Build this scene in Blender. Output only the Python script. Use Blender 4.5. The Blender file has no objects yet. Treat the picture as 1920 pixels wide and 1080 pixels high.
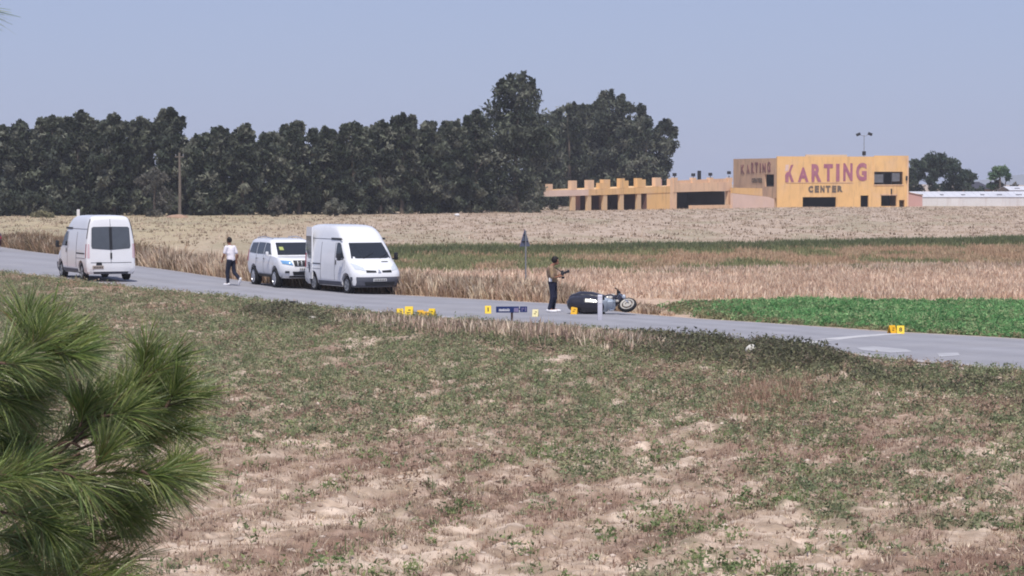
import bpy, bmesh, math, random
import numpy as np
from mathutils import Vector, Matrix

random.seed(7)
rng = np.random.default_rng(7)
R = math.radians
scene = bpy.context.scene
COL = scene.collection

# ------------------------------------------------------------------ camera, light, exposure
CAM_H = 4.2
F = 5013.0                       # focal length in photo pixels (1920 wide)
HOR = 338.0                      # horizon row in the photo
PITCH = math.atan((540 - HOR) / F)
cam_d = bpy.data.cameras.new('camera')
cam_d.sensor_width = 36.0
cam_d.lens = F * 36.0 / 1920.0
cam_d.clip_start = 0.1
cam_d.clip_end = 20000
cam_d.dof.use_dof = True
cam_d.dof.focus_distance = 85.0
cam_d.dof.aperture_fstop = 45.0
cam = bpy.data.objects.new('camera', cam_d)
COL.objects.link(cam)
cam.location = (0, 0, CAM_H)
cam.rotation_euler = (math.pi / 2 - PITCH, 0, 0)
scene.camera = cam

SUN_DIR = Vector((0.0, -0.50, 0.866)).normalized()     # towards the sun
sun_el = math.asin(SUN_DIR.z)
sun_az = math.atan2(SUN_DIR.x, SUN_DIR.y)               # from +Y clockwise
world = bpy.data.worlds.new('World')
scene.world = world
world.use_nodes = True
wn = world.node_tree
for n in list(wn.nodes):
    wn.nodes.remove(n)
sky = wn.nodes.new('ShaderNodeTexSky')
sky.sky_type = 'NISHITA'
sky.sun_disc = False
sky.sun_elevation = sun_el
sky.sun_rotation = sun_az
sky.altitude = 0
sky.air_density = 1.0
sky.dust_density = 0.6
sky.ozone_density = 3.0
tint = wn.nodes.new('ShaderNodeMix')
tint.data_type = 'RGBA'
tint.blend_type = 'MULTIPLY'
tint.inputs[0].default_value = 1.0
tint.inputs[7].default_value = (0.95, 0.95, 1.05, 1)
veil = wn.nodes.new('ShaderNodeMix')          # thin summer haze in the sky: pulls it to an even pale lavender blue
veil.data_type = 'RGBA'
veil.inputs[0].default_value = 0.72
veil.inputs[7].default_value = (4.75, 5.6, 8.7, 1)
bg = wn.nodes.new('ShaderNodeBackground')
bg.inputs[1].default_value = 0.085
wo = wn.nodes.new('ShaderNodeOutputWorld')
wn.links.new(sky.outputs[0], tint.inputs[6])
wn.links.new(tint.outputs[2], veil.inputs[6])
wn.links.new(veil.outputs[2], bg.inputs[0])
wn.links.new(bg.outputs[0], wo.inputs[0])

sun_d = bpy.data.lights.new('sun', 'SUN')
sun_d.energy = 4.1
sun_d.angle = R(0.5)
sun_d.color = (1.0, 0.95, 0.87)
sun = bpy.data.objects.new('sun', sun_d)
COL.objects.link(sun)
sun.rotation_euler = SUN_DIR.to_track_quat('Z', 'Y').to_euler()
sun.location = (20, -20, 60)

vs = scene.view_settings
vs.view_transform = 'Standard'
vs.look = 'None'
vs.gamma = 1.0
vs.exposure = 0.0
vs.use_curve_mapping = False
scene.render.engine = 'CYCLES'
scene.cycles.max_bounces = 6
scene.cycles.volume_bounces = 0
scene.cycles.filter_width = 1.9
scene.cycles.use_denoising = True

# ------------------------------------------------------------------ small helpers
def tag(o, label=None, cat=None, group=None, kind=None):
    if label: o['label'] = label
    if cat: o['category'] = cat
    if group: o['group'] = group
    if kind: o['kind'] = kind
    return o

def empty(name, loc=(0, 0, 0), rz=0.0, parent=None):
    o = bpy.data.objects.new(name, None)
    o.empty_display_size = 0.2
    COL.objects.link(o)
    o.location = loc
    o.rotation_euler = (0, 0, rz)
    if parent: o.parent = parent
    return o

def ray(px, py):
    v = Vector(((px - 960) / F, 1.0, (540 - py) / F))
    v.rotate(Matrix.Rotation(-PITCH, 3, 'X'))
    return v / v.y

def hgt(x, y):
    """large terrain shape; works on floats and arrays"""
    return 0.50 * np.exp(-(((x + 24) / 11.0) ** 2) - ((y - 105) / 34.0) ** 2)

def at(px, py, d):
    v = ray(px, py) * d
    return Vector((v.x, d, CAM_H + v.z))

def gp(px, py):
    d = 21000.0 / (py - HOR)
    for _ in range(40):
        v = ray(px, py)
        z = float(hgt(v.x * d, d))
        d = 0.5 * d + 0.5 * (CAM_H - z) / (-v.z)
    v = ray(px, py) * d
    return Vector((v.x, d, float(hgt(v.x, d))))

def lin(c):
    c = c / 255.0
    return c / 12.92 if c <= 0.04045 else ((c + 0.055) / 1.055) ** 2.4

def C(r, g, b, k=0.8):
    return (lin(r) * k, lin(g) * k, lin(b) * k)

MATS = {}
def mat(name, col, rough=0.8, var=0.12, scale=6.0, metallic=0.0, spec=0.3, bump=0.0, attr=False, detail=6.0,
        coat=0.0, trans=0.0, dirt=None, dirt_amt=0.0, streak=0.0):
    if name in MATS: return MATS[name]
    m = bpy.data.materials.new(name)
    m.use_nodes = True
    nt = m.node_tree
    b = nt.nodes['Principled BSDF']
    b.inputs['Roughness'].default_value = rough
    b.inputs['Metallic'].default_value = metallic
    b.inputs['Specular IOR Level'].default_value = spec
    if coat: b.inputs['Coat Weight'].default_value = coat
    tc = nt.nodes.new('ShaderNodeTexCoord')
    nz = nt.nodes.new('ShaderNodeTexNoise')
    nz.inputs['Scale'].default_value = scale
    nz.inputs['Detail'].default_value = detail
    nt.links.new(tc.outputs['Object'], nz.inputs['Vector'])
    mr = nt.nodes.new('ShaderNodeMapRange')
    mr.inputs['From Min'].default_value = 0.25
    mr.inputs['From Max'].default_value = 0.75
    mr.inputs['To Min'].default_value = 1 - var
    mr.inputs['To Max'].default_value = 1 + var
    nt.links.new(nz.outputs['Fac'], mr.inputs['Value'])
    mx = nt.nodes.new('ShaderNodeMix')
    mx.data_type = 'RGBA'; mx.blend_type = 'MULTIPLY'
    mx.inputs[0].default_value = 1.0
    if attr:
        a = nt.nodes.new('ShaderNodeAttribute'); a.attribute_name = 'Col'
        nt.links.new(a.outputs['Color'], mx.inputs[6])
    else:
        mx.inputs[6].default_value = (*col, 1)
    nt.links.new(mr.outputs['Result'], mx.inputs[7])
    out = mx.outputs[2]
    if dirt:
        n2 = nt.nodes.new('ShaderNodeTexNoise')
        n2.inputs['Scale'].default_value = scale * 0.37
        n2.inputs['Detail'].default_value = 8
        n2.inputs['Roughness'].default_value = 0.65
        nt.links.new(tc.outputs['Object'], n2.inputs['Vector'])
        r2 = nt.nodes.new('ShaderNodeMapRange')
        r2.inputs['From Min'].default_value = 0.48
        r2.inputs['From Max'].default_value = 0.72
        r2.inputs['To Max'].default_value = dirt_amt
        nt.links.new(n2.outputs['Fac'], r2.inputs['Value'])
        m2 = nt.nodes.new('ShaderNodeMix'); m2.data_type = 'RGBA'
        nt.links.new(r2.outputs['Result'], m2.inputs[0])
        nt.links.new(out, m2.inputs[6])
        m2.inputs[7].default_value = (*dirt, 1)
        out = m2.outputs[2]
    if streak:
        mp = nt.nodes.new('ShaderNodeMapping'); mp.inputs['Scale'].default_value = (1.6, 1.6, .22)
        nt.links.new(tc.outputs['Object'], mp.inputs['Vector'])
        n3 = nt.nodes.new('ShaderNodeTexNoise'); n3.inputs['Scale'].default_value = 1.0; n3.inputs['Detail'].default_value = 7; n3.inputs['Roughness'].default_value = .62
        nt.links.new(mp.outputs[0], n3.inputs['Vector'])
        r3 = nt.nodes.new('ShaderNodeMapRange'); r3.inputs['From Min'].default_value = .50; r3.inputs['From Max'].default_value = .70; r3.inputs['To Max'].default_value = streak
        nt.links.new(n3.outputs['Fac'], r3.inputs['Value'])
        m3 = nt.nodes.new('ShaderNodeMix'); m3.data_type = 'RGBA'
        nt.links.new(r3.outputs['Result'], m3.inputs[0]); nt.links.new(out, m3.inputs[6])
        m3.inputs[7].default_value = (*C(176, 140, 116, .7), 1)
        out = m3.outputs[2]
    nt.links.new(out, b.inputs['Base Color'])
    if trans:
        tr = nt.nodes.new('ShaderNodeBsdfTranslucent')
        nt.links.new(out, tr.inputs['Color'])
        ms = nt.nodes.new('ShaderNodeMixShader')
        ms.inputs[0].default_value = trans
        nt.links.new(b.outputs[0], ms.inputs[1]); nt.links.new(tr.outputs[0], ms.inputs[2])
        nt.links.new(ms.outputs[0], nt.nodes['Material Output'].inputs['Surface'])
    if bump:
        bn = nt.nodes.new('ShaderNodeTexNoise')
        bn.inputs['Scale'].default_value = scale * 4
        bn.inputs['Detail'].default_value = 8
        nt.links.new(tc.outputs['Object'], bn.inputs['Vector'])
        bp = nt.nodes.new('ShaderNodeBump')
        bp.inputs['Strength'].default_value = bump
        bp.inputs['Distance'].default_value = 0.05
        nt.links.new(bn.outputs['Fac'], bp.inputs['Height'])
        nt.links.new(bp.outputs[0], b.inputs['Normal'])
    MATS[name] = m
    return m

def link_mesh(name, me, m, parent=None, loc=None):
    o = bpy.data.objects.new(name, me)
    COL.objects.link(o)
    if m is not None and len(me.materials) == 0: me.materials.append(m)
    if parent is not None: o.parent = parent
    if loc is not None: o.location = loc
    return o

def from_bm(name, bm, m, parent=None, smooth=None, loc=None):
    me = bpy.data.meshes.new(name)
    bmesh.ops.recalc_face_normals(bm, faces=bm.faces)
    bm.to_mesh(me); bm.free()
    if smooth is not None:
        me.shade_smooth()
        if smooth < 180:
            me.set_sharp_from_angle(angle=R(smooth))
    return link_mesh(name, me, m, parent, loc)

def fast_mesh(name, V, Fc, m, parent=None, col=None, smooth=False):
    """numpy mesh: V (n,3), Fc (k,3) or (k,4)"""
    me = bpy.data.meshes.new(name)
    n, k = len(V), Fc.shape[1]
    me.vertices.add(n)
    me.vertices.foreach_set('co', np.ascontiguousarray(V, dtype=np.float32).ravel())
    me.loops.add(Fc.size)
    me.loops.foreach_set('vertex_index', np.ascontiguousarray(Fc, dtype=np.int32).ravel())
    me.polygons.add(len(Fc))
    me.polygons.foreach_set('loop_start', np.arange(0, Fc.size, k, dtype=np.int32))
    me.update(calc_edges=True)
    if col is not None:
        a = me.color_attributes.new('Col', 'FLOAT_COLOR', 'POINT')
        cc = np.ones((n, 4), dtype=np.float32); cc[:, :3] = col
        a.data.foreach_set('color', cc.ravel())
    if smooth: me.shade_smooth()
    return link_mesh(name, me, m, parent)

def add_box(bm, x0, x1, y0, y1, z0, z1, mtx=None, bevel=0.0):
    vs_ = [bm.verts.new(p) for p in ((x0, y0, z0), (x1, y0, z0), (x1, y1, z0), (x0, y1, z0),
                                      (x0, y0, z1), (x1, y0, z1), (x1, y1, z1), (x0, y1, z1))]
    fs = [(0, 3, 2, 1), (4, 5, 6, 7), (0, 1, 5, 4), (1, 2, 6, 5), (2, 3, 7, 6), (3, 0, 4, 7)]
    ff = [bm.faces.new([vs_[i] for i in f]) for f in fs]
    if bevel:
        es = list({e for f in ff for e in f.edges})
        r = bmesh.ops.bevel(bm, geom=es, offset=bevel, segments=2, affect='EDGES', profile=0.5)
        vs_ = list({v for f in r['faces'] for v in f.verts})
    if mtx is not None:
        bmesh.ops.transform(bm, matrix=mtx, verts=vs_)
    return vs_

def add_tube(bm, pts, rad, seg=8, cap=True):
    pts = [Vector(p) for p in pts]
    if not hasattr(rad, '__len__'): rad = [rad] * len(pts)
    rings = []
    up = Vector((0.13, 0.21, 1)).normalized()
    for i, p in enumerate(pts):
        a = pts[max(0, i - 1)]; b = pts[min(len(pts) - 1, i + 1)]
        t = (b - a).normalized()
        s = t.cross(up)
        if s.length < 1e-3: s = t.cross(Vector((1, 0, 0)))
        s.normalize(); w = s.cross(t)
        rings.append([bm.verts.new(p + (s * math.cos(2 * math.pi * j / seg) + w * math.sin(2 * math.pi * j / seg)) * rad[i]) for j in range(seg)])
    for i in range(len(rings) - 1):
        for j in range(seg):
            bm.faces.new((rings[i][j], rings[i][(j + 1) % seg], rings[i + 1][(j + 1) % seg], rings[i + 1][j]))
    if cap:
        bm.faces.new(rings[0][::-1]); bm.faces.new(rings[-1])

def add_lathe(bm, prof, mtx=None, seg=24, loop=False):
    """profile of (r, axial) revolved round local Y"""
    rings = []
    for r, a in prof:
        rings.append([bm.verts.new((r * math.cos(2 * math.pi * j / seg), a, r * math.sin(2 * math.pi * j / seg))) for j in range(seg)])
    for i in range(len(rings) - 1):
        for j in range(seg):
            bm.faces.new((rings[i][j], rings[i][(j + 1) % seg], rings[i + 1][(j + 1) % seg], rings[i + 1][j]))
    if loop:
        for j in range(seg):
            bm.faces.new((rings[-1][j], rings[-1][(j + 1) % seg], rings[0][(j + 1) % seg], rings[0][j]))
    else:
        bm.faces.new(rings[0]); bm.faces.new(rings[-1])
    vv = [v for r in rings for v in r]
    if mtx is not None: bmesh.ops.transform(bm, matrix=mtx, verts=vv)
    return vv

def add_ball(bm, c, r, sub=2, scale=(1, 1, 1), jitter=0.0):
    g = bmesh.ops.create_icosphere(bm, subdivisions=sub, radius=r)
    for v in g['verts']:
        k = 1 + random.uniform(-jitter, jitter)
        v.co = Vector((v.co.x * scale[0] * k, v.co.y * scale[1] * k, v.co.z * scale[2] * k)) + Vector(c)
    return g['verts']

def remesh(bm, voxel, smooth_it=4):
    """unite overlapping volumes into one continuous surface"""
    me = bpy.data.meshes.new('tmp'); bm.to_mesh(me); bm.free()
    o = bpy.data.objects.new('tmp', me); COL.objects.link(o)
    md = o.modifiers.new('r', 'REMESH'); md.mode = 'VOXEL'; md.voxel_size = voxel; md.use_smooth_shade = True
    sm = o.modifiers.new('s', 'SMOOTH'); sm.iterations = smooth_it; sm.factor = 0.5
    dg = bpy.context.evaluated_depsgraph_get()
    out = bpy.data.meshes.new_from_object(o.evaluated_get(dg))
    bpy.data.objects.remove(o); bpy.data.meshes.remove(me)
    out.shade_smooth()
    return out

# value noise on numpy arrays
_tab = rng.random((256, 256))
def vnoise(x, y, seed=0):
    x = x + seed * 17.31; y = y + seed * 9.77
    xi = np.floor(x).astype(int); yi = np.floor(y).astype(int)
    fx = x - xi; fy = y - yi
    fx = fx * fx * (3 - 2 * fx); fy = fy * fy * (3 - 2 * fy)
    a = _tab[xi & 255, yi & 255]; b = _tab[(xi + 1) & 255, yi & 255]
    c = _tab[xi & 255, (yi + 1) & 255]; d = _tab[(xi + 1) & 255, (yi + 1) & 255]
    return (a * (1 - fx) + b * fx) * (1 - fy) + (c * (1 - fx) + d * fx) * fy

def fbm(x, y, seed=0, oct=4):
    s = 0; a = 0.5; t = 0
    for i in range(oct):
        s = s + a * vnoise(x, y, seed + i * 3); t += a
        x = x * 2.03; y = y * 2.03; a *= 0.55
    return s / t

def sstep(a, b, x):
    t = np.clip((x - a) / (b - a), 0, 1)
    return t * t * (3 - 2 * t)

# ------------------------------------------------------------------ road edges (traced in the photo, put on the terrain)
far_px = [(-260, 440), (0, 463), (110, 478), (250, 498), (440, 525), (560, 540), (750, 554), (900, 562), (1060, 571), (1180, 588), (1300, 598), (1500, 611), (1680, 624), (1800, 630), (1920, 637), (2300, 660)]
near_px = [(-260, 492), (0, 511), (100, 522), (250, 540), (420, 556), (560, 573), (700, 586), (850, 599), (1000, 609), (1200, 624), (1300, 634), (1480, 650), (1600, 667), (1700, 678), (1800, 687), (1920, 697), (2300, 728)]
def edge(pp):
    w = [gp(*p) for p in pp]
    xs = np.array([p.x for p in w]); ys = np.array([p.y for p in w])
    return xs, ys
fx_, fy_ = edge(far_px); nx_, ny_ = edge(near_px)
def extrap(x, xs, ys):
    y = np.interp(x, xs, ys)
    y = np.where(x < xs[0], ys[0] + (x - xs[0]) * (ys[1] - ys[0]) / (xs[1] - xs[0]), y)
    return np.where(x > xs[-1], ys[-1] + (x - xs[-1]) * (ys[-1] - ys[-2]) / (xs[-1] - xs[-2]), y)
def y_far(x): return extrap(np.asarray(x, float), fx_, fy_)
def y_near(x): return extrap(np.asarray(x, float), nx_, ny_)

# ------------------------------------------------------------------ ground
def crop_edge(x, y):      # 1 inside the green crop wedge on the far side of the road
    top = np.interp(x, [4.6, 6.0, 9.0, 60], [89, 91.8, 92.8, 92.4]) + 0.7 * (vnoise(x * 0.8, y * 0 + 3, 5) - .5)
    return sstep(0, 0.5, top - y) * sstep(0.0, 0.6, y - y_far(x) - 0.35) * sstep(4.4, 6.4, x + (vnoise(x, y, 8) - .5) * 1.5)

TILL = math.radians(21)
def ground_fields(x, y):
    """returns relief and albedo colour for world points"""
    yn = y_near(x); yf = y_far(x)
    inroad = (y > yn) & (y < yf)
    near = y <= yn
    u = x * math.sin(TILL) + y * math.cos(TILL); v = x * math.cos(TILL) - y * math.sin(TILL)
    n_big = fbm(x * 0.16, y * 0.10, 1); n_mid = fbm(x * 0.7, y * 0.5, 2); n_f = fbm(x * 3.1, y * 3.1, 3)
    streak = fbm(v * 1.5, u * 0.16, 4); fur = vnoise(v * 3.2, u * 0.25, 9)
    clod = fbm(x * 5.5, y * 4.5, 6, 3); clod2 = vnoise(x * 8.5, y * 5.5, 7); ridge = 1 - np.abs(2 * vnoise(x * 2.6, y * 3.2, 10) - 1)
    # near field colours
    pale = np.array(C(224, 202, 182, .80)); mid = np.array(C(188, 164, 144, .76)); red = np.array(C(150, 119, 104, .72)); dark = np.array(C(122, 99, 88, .7)); olive = np.array(C(132, 131, 102, .7))
    def mixc(a, b, t): return a * (1 - t[:, None]) + b * t[:, None]
    c = np.repeat(pale[None], len(x), 0)
    c = mixc(c, mid, sstep(.30, .56, n_f * .75 + n_mid * .25))
    c = mixc(c, red, .65 * sstep(.52, .66, streak * .75 + n_mid * .25))
    c = mixc(c, dark, .6 * sstep(.60, .72, streak * .5 + n_f * .5))
    c = mixc(c, red, .75 * sstep(.48, .25, fur) * sstep(.35, .6, n_mid))
    cover = weed_cover(x, y)
    c = mixc(c, olive, .8 * cover * sstep(.3, .6, n_f))
    # dust strip along the near road edge, reddish soil at the left
    dn = yn - y
    dust = near * sstep(2.6, .2, dn) * sstep(.3, .6, n_mid + .15)
    c = mixc(c, np.array(C(205, 196, 190)), .8 * dust)
    redl = near * sstep(5.5, .5, dn) * sstep(-10, -12.5, x) * sstep(.4, .6, n_mid)
    c = mixc(c, np.array(C(185, 135, 115)), redl)
    # far side
    fc = np.repeat(np.array(C(198, 178, 160))[None], len(x), 0)
    stub = fbm(x * 0.75, y * 0.35, 12, 3); stub2 = fbm(x * .22, y * .05, 13, 3)
    fc = mixc(fc, np.array(C(176, 154, 134)), sstep(.50, .68, stub))
    fc = mixc(fc, np.array(C(190, 176, 140)), .7 * sstep(-8, -30, x))
    fc = mixc(fc, np.array(C(168, 158, 132)), .6 * sstep(.5, .7, stub2))
    # green strip: photo rows 474 (x 740) to 452 (x 1920)
    gline = np.interp(x, [-12, -6, 0, 14, 36], [160, 156, 160, 168, 186])
    band = sstep(gline - 9, gline - 3, y + (stub - .5) * 6) * sstep(gline + 8, gline + 1, y + (stub - .5) * 6) * sstep(-16, -7, x)
    below = (y < gline - 4)
    mixg = np.array(C(142, 146, 110)); mixt = np.array(C(186, 158, 134))
    fc2 = mixc(np.repeat(mixg[None], len(x), 0), mixt, sstep(.40, .6, fbm(x * .5, y * .12, 15)) )
    fc2 = mixc(fc2, np.array(C(160, 122, 104)), .7 * sstep(3, 20, x) * sstep(.45, .65, fbm(x * .4, y * .2, 16)))
    wl = sstep(-16, -8, x)
    fc = mixc(fc, fc2, below * wl)
    fc = mixc(fc, np.array(C(108, 112, 82)), band * .9)
    gold = np.array(C(208, 180, 158))
    fc = mixc(fc, gold, sstep(125, 118, y) * wl)
    ver = sstep(7.5, 1.0, y - yf) * sstep(-3, -12, x)
    fc = mixc(fc, np.array(C(150, 126, 102)), ver)
    fc = mixc(fc, np.array(C(205, 185, 172)), .7 * sstep(1.0, .2, y - yf))
    cr = crop_edge(x, y)
    fc = mixc(fc, np.array(C(96, 104, 70)), cr)
    c = np.where(near[:, None], c, fc)
    c = np.where(inroad[:, None], np.array(C(165, 160, 158))[None], c)
    # relief
    rel = near * ((clod - .5) * .10 + (clod2 - .5) * .055 + ridge * .035 + (fur - .5) * .12 + (n_mid - .5) * .08) + (~near) * ((stub - .5) * .15 * sstep(118, 150, y) + (n_mid - .5) * .06)
    drel = np.where(near, sstep(0, 1.5, dn), sstep(0, 1.5, y - yf))
    rel = rel * np.where(inroad, 0, drel) - np.where(inroad, .06, 0)
    return rel, c

def weed_cover(x, y):
    u = x * math.sin(TILL) + y * math.cos(TILL); v = x * math.cos(TILL) - y * math.sin(TILL)
    n1 = fbm(x * .35, y * .22, 21); n2 = fbm(x * 1.3, y * 1.0, 22); n3 = fbm(v * .8, u * .16, 23)
    bound = 42.0 + 3.0 * (fbm(x * .25, y * 0 + 2, 24) - .5) + np.interp(x, [-6, 0, 4, 9], [0, 0, 2.2, 2.5])
    far_ = sstep(bound - 2.5, bound + 3.0, y + (n2 - .5) * 9)
    low = .10 + .75 * sstep(.46, .60, n1 * .6 + n2 * .4) * sstep(-3.0, 1.0, x)
    low = low + .4 * sstep(.50, .64, n2) * sstep(1, 5, x)
    n4 = fbm(x * 2.3, y * 1.7, 27)
    hi = .95 - .75 * sstep(.54, .68, n3 * .5 + n2 * .5) - .35 * sstep(.5, .62, n4)
    return np.clip(low * (1 - far_) + hi * far_, 0, 1)

ts = np.concatenate([np.array([-.9, -.7, -.55, -.45, -.38, -.33]), np.linspace(-.295, .295, 660), np.array([.33, .38, .45, .55, .7, .9])])
pys = np.concatenate([np.array([345.5, 347, 349, 351]), np.arange(353, 470, 1.25), np.arange(470, 620, 1.7), np.arange(620, 1100, 1.6)])
ds = np.concatenate([21000.0 / (pys - HOR), np.array([26, 24, 20, 15, 10, 6, 3, 1.5, .4])])
T, D = np.meshgrid(ts, ds)
X = (T * D).ravel(); Y = D.ravel()
rel, gcol = ground_fields(X, Y)
fine = sstep(700, 300, Y) * sstep(.33, .295, np.abs(X / Y))
Z = hgt(X, Y) + rel * fine
nr, nc = T.shape
ii = (np.arange(nr - 1)[:, None] * nc + np.arange(nc - 1)[None]).ravel()
quads = np.stack([ii, ii + nc, ii + nc + 1, ii + 1], 1)
m_ground = mat('field_soil', (.3, .25, .2), rough=.95, var=.26, scale=3.2, attr=True, bump=.9, spec=.1, detail=10)
g = fast_mesh('ground', np.stack([X, Y, Z], 1), quads, m_ground, col=gcol, smooth=True)
tag(g, kind='structure')

# ------------------------------------------------------------------ road
xs = np.linspace(-58, 32, 320)
NV = 17
rv = []; 
for i, t in enumerate(np.linspace(0, 1, NV)):
    yy = y_near(xs) * (1 - t) + y_far(xs) * t
    rv.append(np.stack([xs, yy, hgt(xs, yy) + .015 + .05 * (1 - (2 * t - 1) ** 2)], 1))
rv = np.concatenate(rv)
ii = (np.arange(NV - 1)[:, None] * 320 + np.arange(319)[None]).ravel()
m_road = mat('worn_asphalt', C(170, 169, 176, .70), attr=True, rough=.9, var=.10, scale=.9, spec=.15, bump=.15, dirt=C(190, 186, 188, .6), dirt_amt=.5)
tt = np.repeat(np.linspace(0, 1, NV), 320); xx_ = np.tile(xs, NV)
band = .90 + .12 * (np.abs(((tt * 4) % 1) - .5) * 2) + .14 * (fbm(xx_ * .22, tt * 5, 81) - .5) + .10 * sstep(.12, .0, tt) + .08 * sstep(.9, 1., tt)
rc = np.array(C(170, 169, 176, .72))[None] * band[:, None]
tag(fast_mesh('road', rv, np.stack([ii, ii + 1, ii + 321, ii + 320], 1), m_road, smooth=True, col=rc), kind='structure')

def road_z(x, y):
    t = (y - y_near(x)) / max(.1, float(y_far(x) - y_near(x)))
    t = min(1, max(0, float(t)))
    return float(hgt(x, y)) + .015 + .05 * (1 - (2 * t - 1) ** 2)

def road_patch(name, pts_px, m, dz=.006):
    """flat marking laid on the road, outline given as photo points"""
    bm = bmesh.new()
    vv = []
    for p in pts_px:
        w = gp(*p)
        vv.append(bm.verts.new((w.x, w.y, 0)))
    f = bm.faces.new(vv)
    for k in range(1, 24):
        d = 58 + k * 1.5
        bmesh.ops.bisect_plane(bm, geom=bm.verts[:] + bm.edges[:] + bm.faces[:], plane_co=(0, d, 0), plane_no=(0, 1, 0))
    for v in bm.verts: v.co.z = road_z(v.co.x, v.co.y) + dz
    return tag(from_bm(name, bm, m), kind='structure')

m_pale = mat('pale_road_paint', C(210, 208, 210, .72), rough=.9, var=.15, scale=3)
m_patch = mat('pale_road_repair', C(196, 195, 200, .68), rough=.9, var=.12, scale=2)
road_patch('road_marking', [(1494, 650), (1690, 629), (1686, 625.5), (1494, 645)], m_pale)
road_patch('road_patch', [(1605, 656), (1640, 654), (1700, 660), (1712, 664), (1670, 665), (1615, 660)], m_patch)
road_patch('road_patch', [(1756, 667), (1796, 666), (1800, 671), (1762, 673)], m_patch)
# pale dusty shoulder along both edges
for nm, fe, off0, off1 in (('road_shoulder', y_near, .0, .75), ('road_shoulder', y_far, -.45, .0)):
    a = np.stack([xs, fe(xs) + off0, np.zeros_like(xs)], 1); b = np.stack([xs, fe(xs) + off1 + .25 * (vnoise(xs * .7, xs * 0, 3) - .5), np.zeros_like(xs)], 1)
    for arr in (a, b):
        for r_ in arr: r_[2] = road_z(r_[0], r_[1]) + .004
    VV = np.concatenate([a, b]); k = np.arange(319)
    tag(fast_mesh(nm, VV, np.stack([k, k + 1, k + 321, k + 320], 1), mat('dusty_shoulder', C(200, 194, 194, .68), rough=.95, var=.12, scale=1.4)), kind='structure')

# ------------------------------------------------------------------ distant hills
hx = np.linspace(-900, 1300, 120)
hz = -3 + 24 * fbm(hx * .006, hx * 0 + 1, 31) * sstep(330, 520, hx)
hv = np.concatenate([np.stack([hx, hx * 0 + 2400 - 100, hx * 0 - 3], 1), np.stack([hx, hx * 0 + 2400, hz], 1), np.stack([hx, hx * 0 + 2600, hx * 0 - 3], 1)])
k = np.arange(119)
hq = np.concatenate([np.stack([k, k + 1, k + 121, k + 120], 1), np.stack([k + 120, k + 121, k + 241, k + 240], 1)])
tag(fast_mesh('hills', hv, hq, mat('distant_hill', C(150, 155, 165, .7), rough=1, var=.1, scale=.01), smooth=True), kind='structure')

# ------------------------------------------------------------------ summer haze in the air
bm = bmesh.new(); add_box(bm, -2620, 2620, -6, 2860, -1.4, 38)
m_haze = bpy.data.materials.new('air_haze'); m_haze.use_nodes = True
hn = m_haze.node_tree
for n_ in list(hn.nodes):
    if n_.type == 'BSDF_PRINCIPLED': hn.nodes.remove(n_)
pv = hn.nodes.new('ShaderNodeVolumePrincipled')
pv.inputs['Color'].default_value = (.92, .92, 1.0, 1)
pv.inputs['Density'].default_value = 0.0002
hn.links.new(pv.outputs[0], hn.nodes['Material Output'].inputs['Volume'])
tag(from_bm('haze', bm, m_haze), kind='stuff')

# ------------------------------------------------------------------ grasses and weeds (stuff)
GAIN = 1.3
def blades(name, P, H, nb, spread, width, cols, lean=.5, seg=1, mt=None, droop=0.0, cvar=.18, label=None):
    """tufts of blades; P (n,3) H (n,) cols (n,3)"""
    n = len(P); N = n * nb
    p = np.repeat(P, nb, 0); h = np.repeat(H, nb) * rng.uniform(.55, 1.1, N)
    cols = np.asarray(cols) * GAIN
    a = rng.uniform(0, 2 * np.pi, N); rr = spread * np.sqrt(rng.random(N)) * np.repeat(H, nb)
    base = p.copy(); base[:, 0] += rr * np.cos(a); base[:, 1] += rr * np.sin(a); base[:, 2] -= .02
    la = a + rng.normal(0, .7, N); l = lean * np.abs(rng.normal(.6, .45, N))
    tip = base.copy(); tip[:, 0] += h * l * np.cos(la); tip[:, 1] += h * l * np.sin(la); tip[:, 2] += h * np.sqrt(np.clip(1 - np.minimum(l, .9) ** 2, .1, 1)) + .02
    wa = rng.uniform(0, np.pi, N); w = width * rng.uniform(.6, 1.4, N)
    wv = np.stack([np.cos(wa) * w / 2, np.sin(wa) * w / 2, np.zeros(N)], 1)
    cc = np.repeat(cols, nb, 0) * rng.uniform(1 - cvar, 1 + cvar, (N, 1)) 
    if seg == 1:
        V = np.stack([base - wv, base + wv, tip], 1).reshape(-1, 3)
        Fc = np.arange(3 * N).reshape(-1, 3); cl = np.repeat(cc, 3, 0)
    else:
        midp = base * .45 + tip * .55; midp[:, 2] += h * .10
        tip2 = tip.copy(); tip2[:, 2] -= droop * h
        V = np.stack([base - wv * .7, base + wv * .7, midp + wv, midp - wv, tip2], 1).reshape(-1, 3)
        o = np.arange(N)[:, None] * 5
        Fc = np.concatenate([o + np.array([[0, 1, 2]]), o + np.array([[0, 2, 3]]), o + np.array([[3, 2, 4]])])
        cl = np.repeat(cc, 5, 0)
    ob = fast_mesh(name, V, Fc, mt, col=cl)
    return tag(ob, label=label, cat='grass', kind='stuff')

m_blade = mat('grass_blade', (.1, .1, .1), rough=.8, var=.1, scale=20, attr=True, spec=.15, trans=.25)

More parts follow.
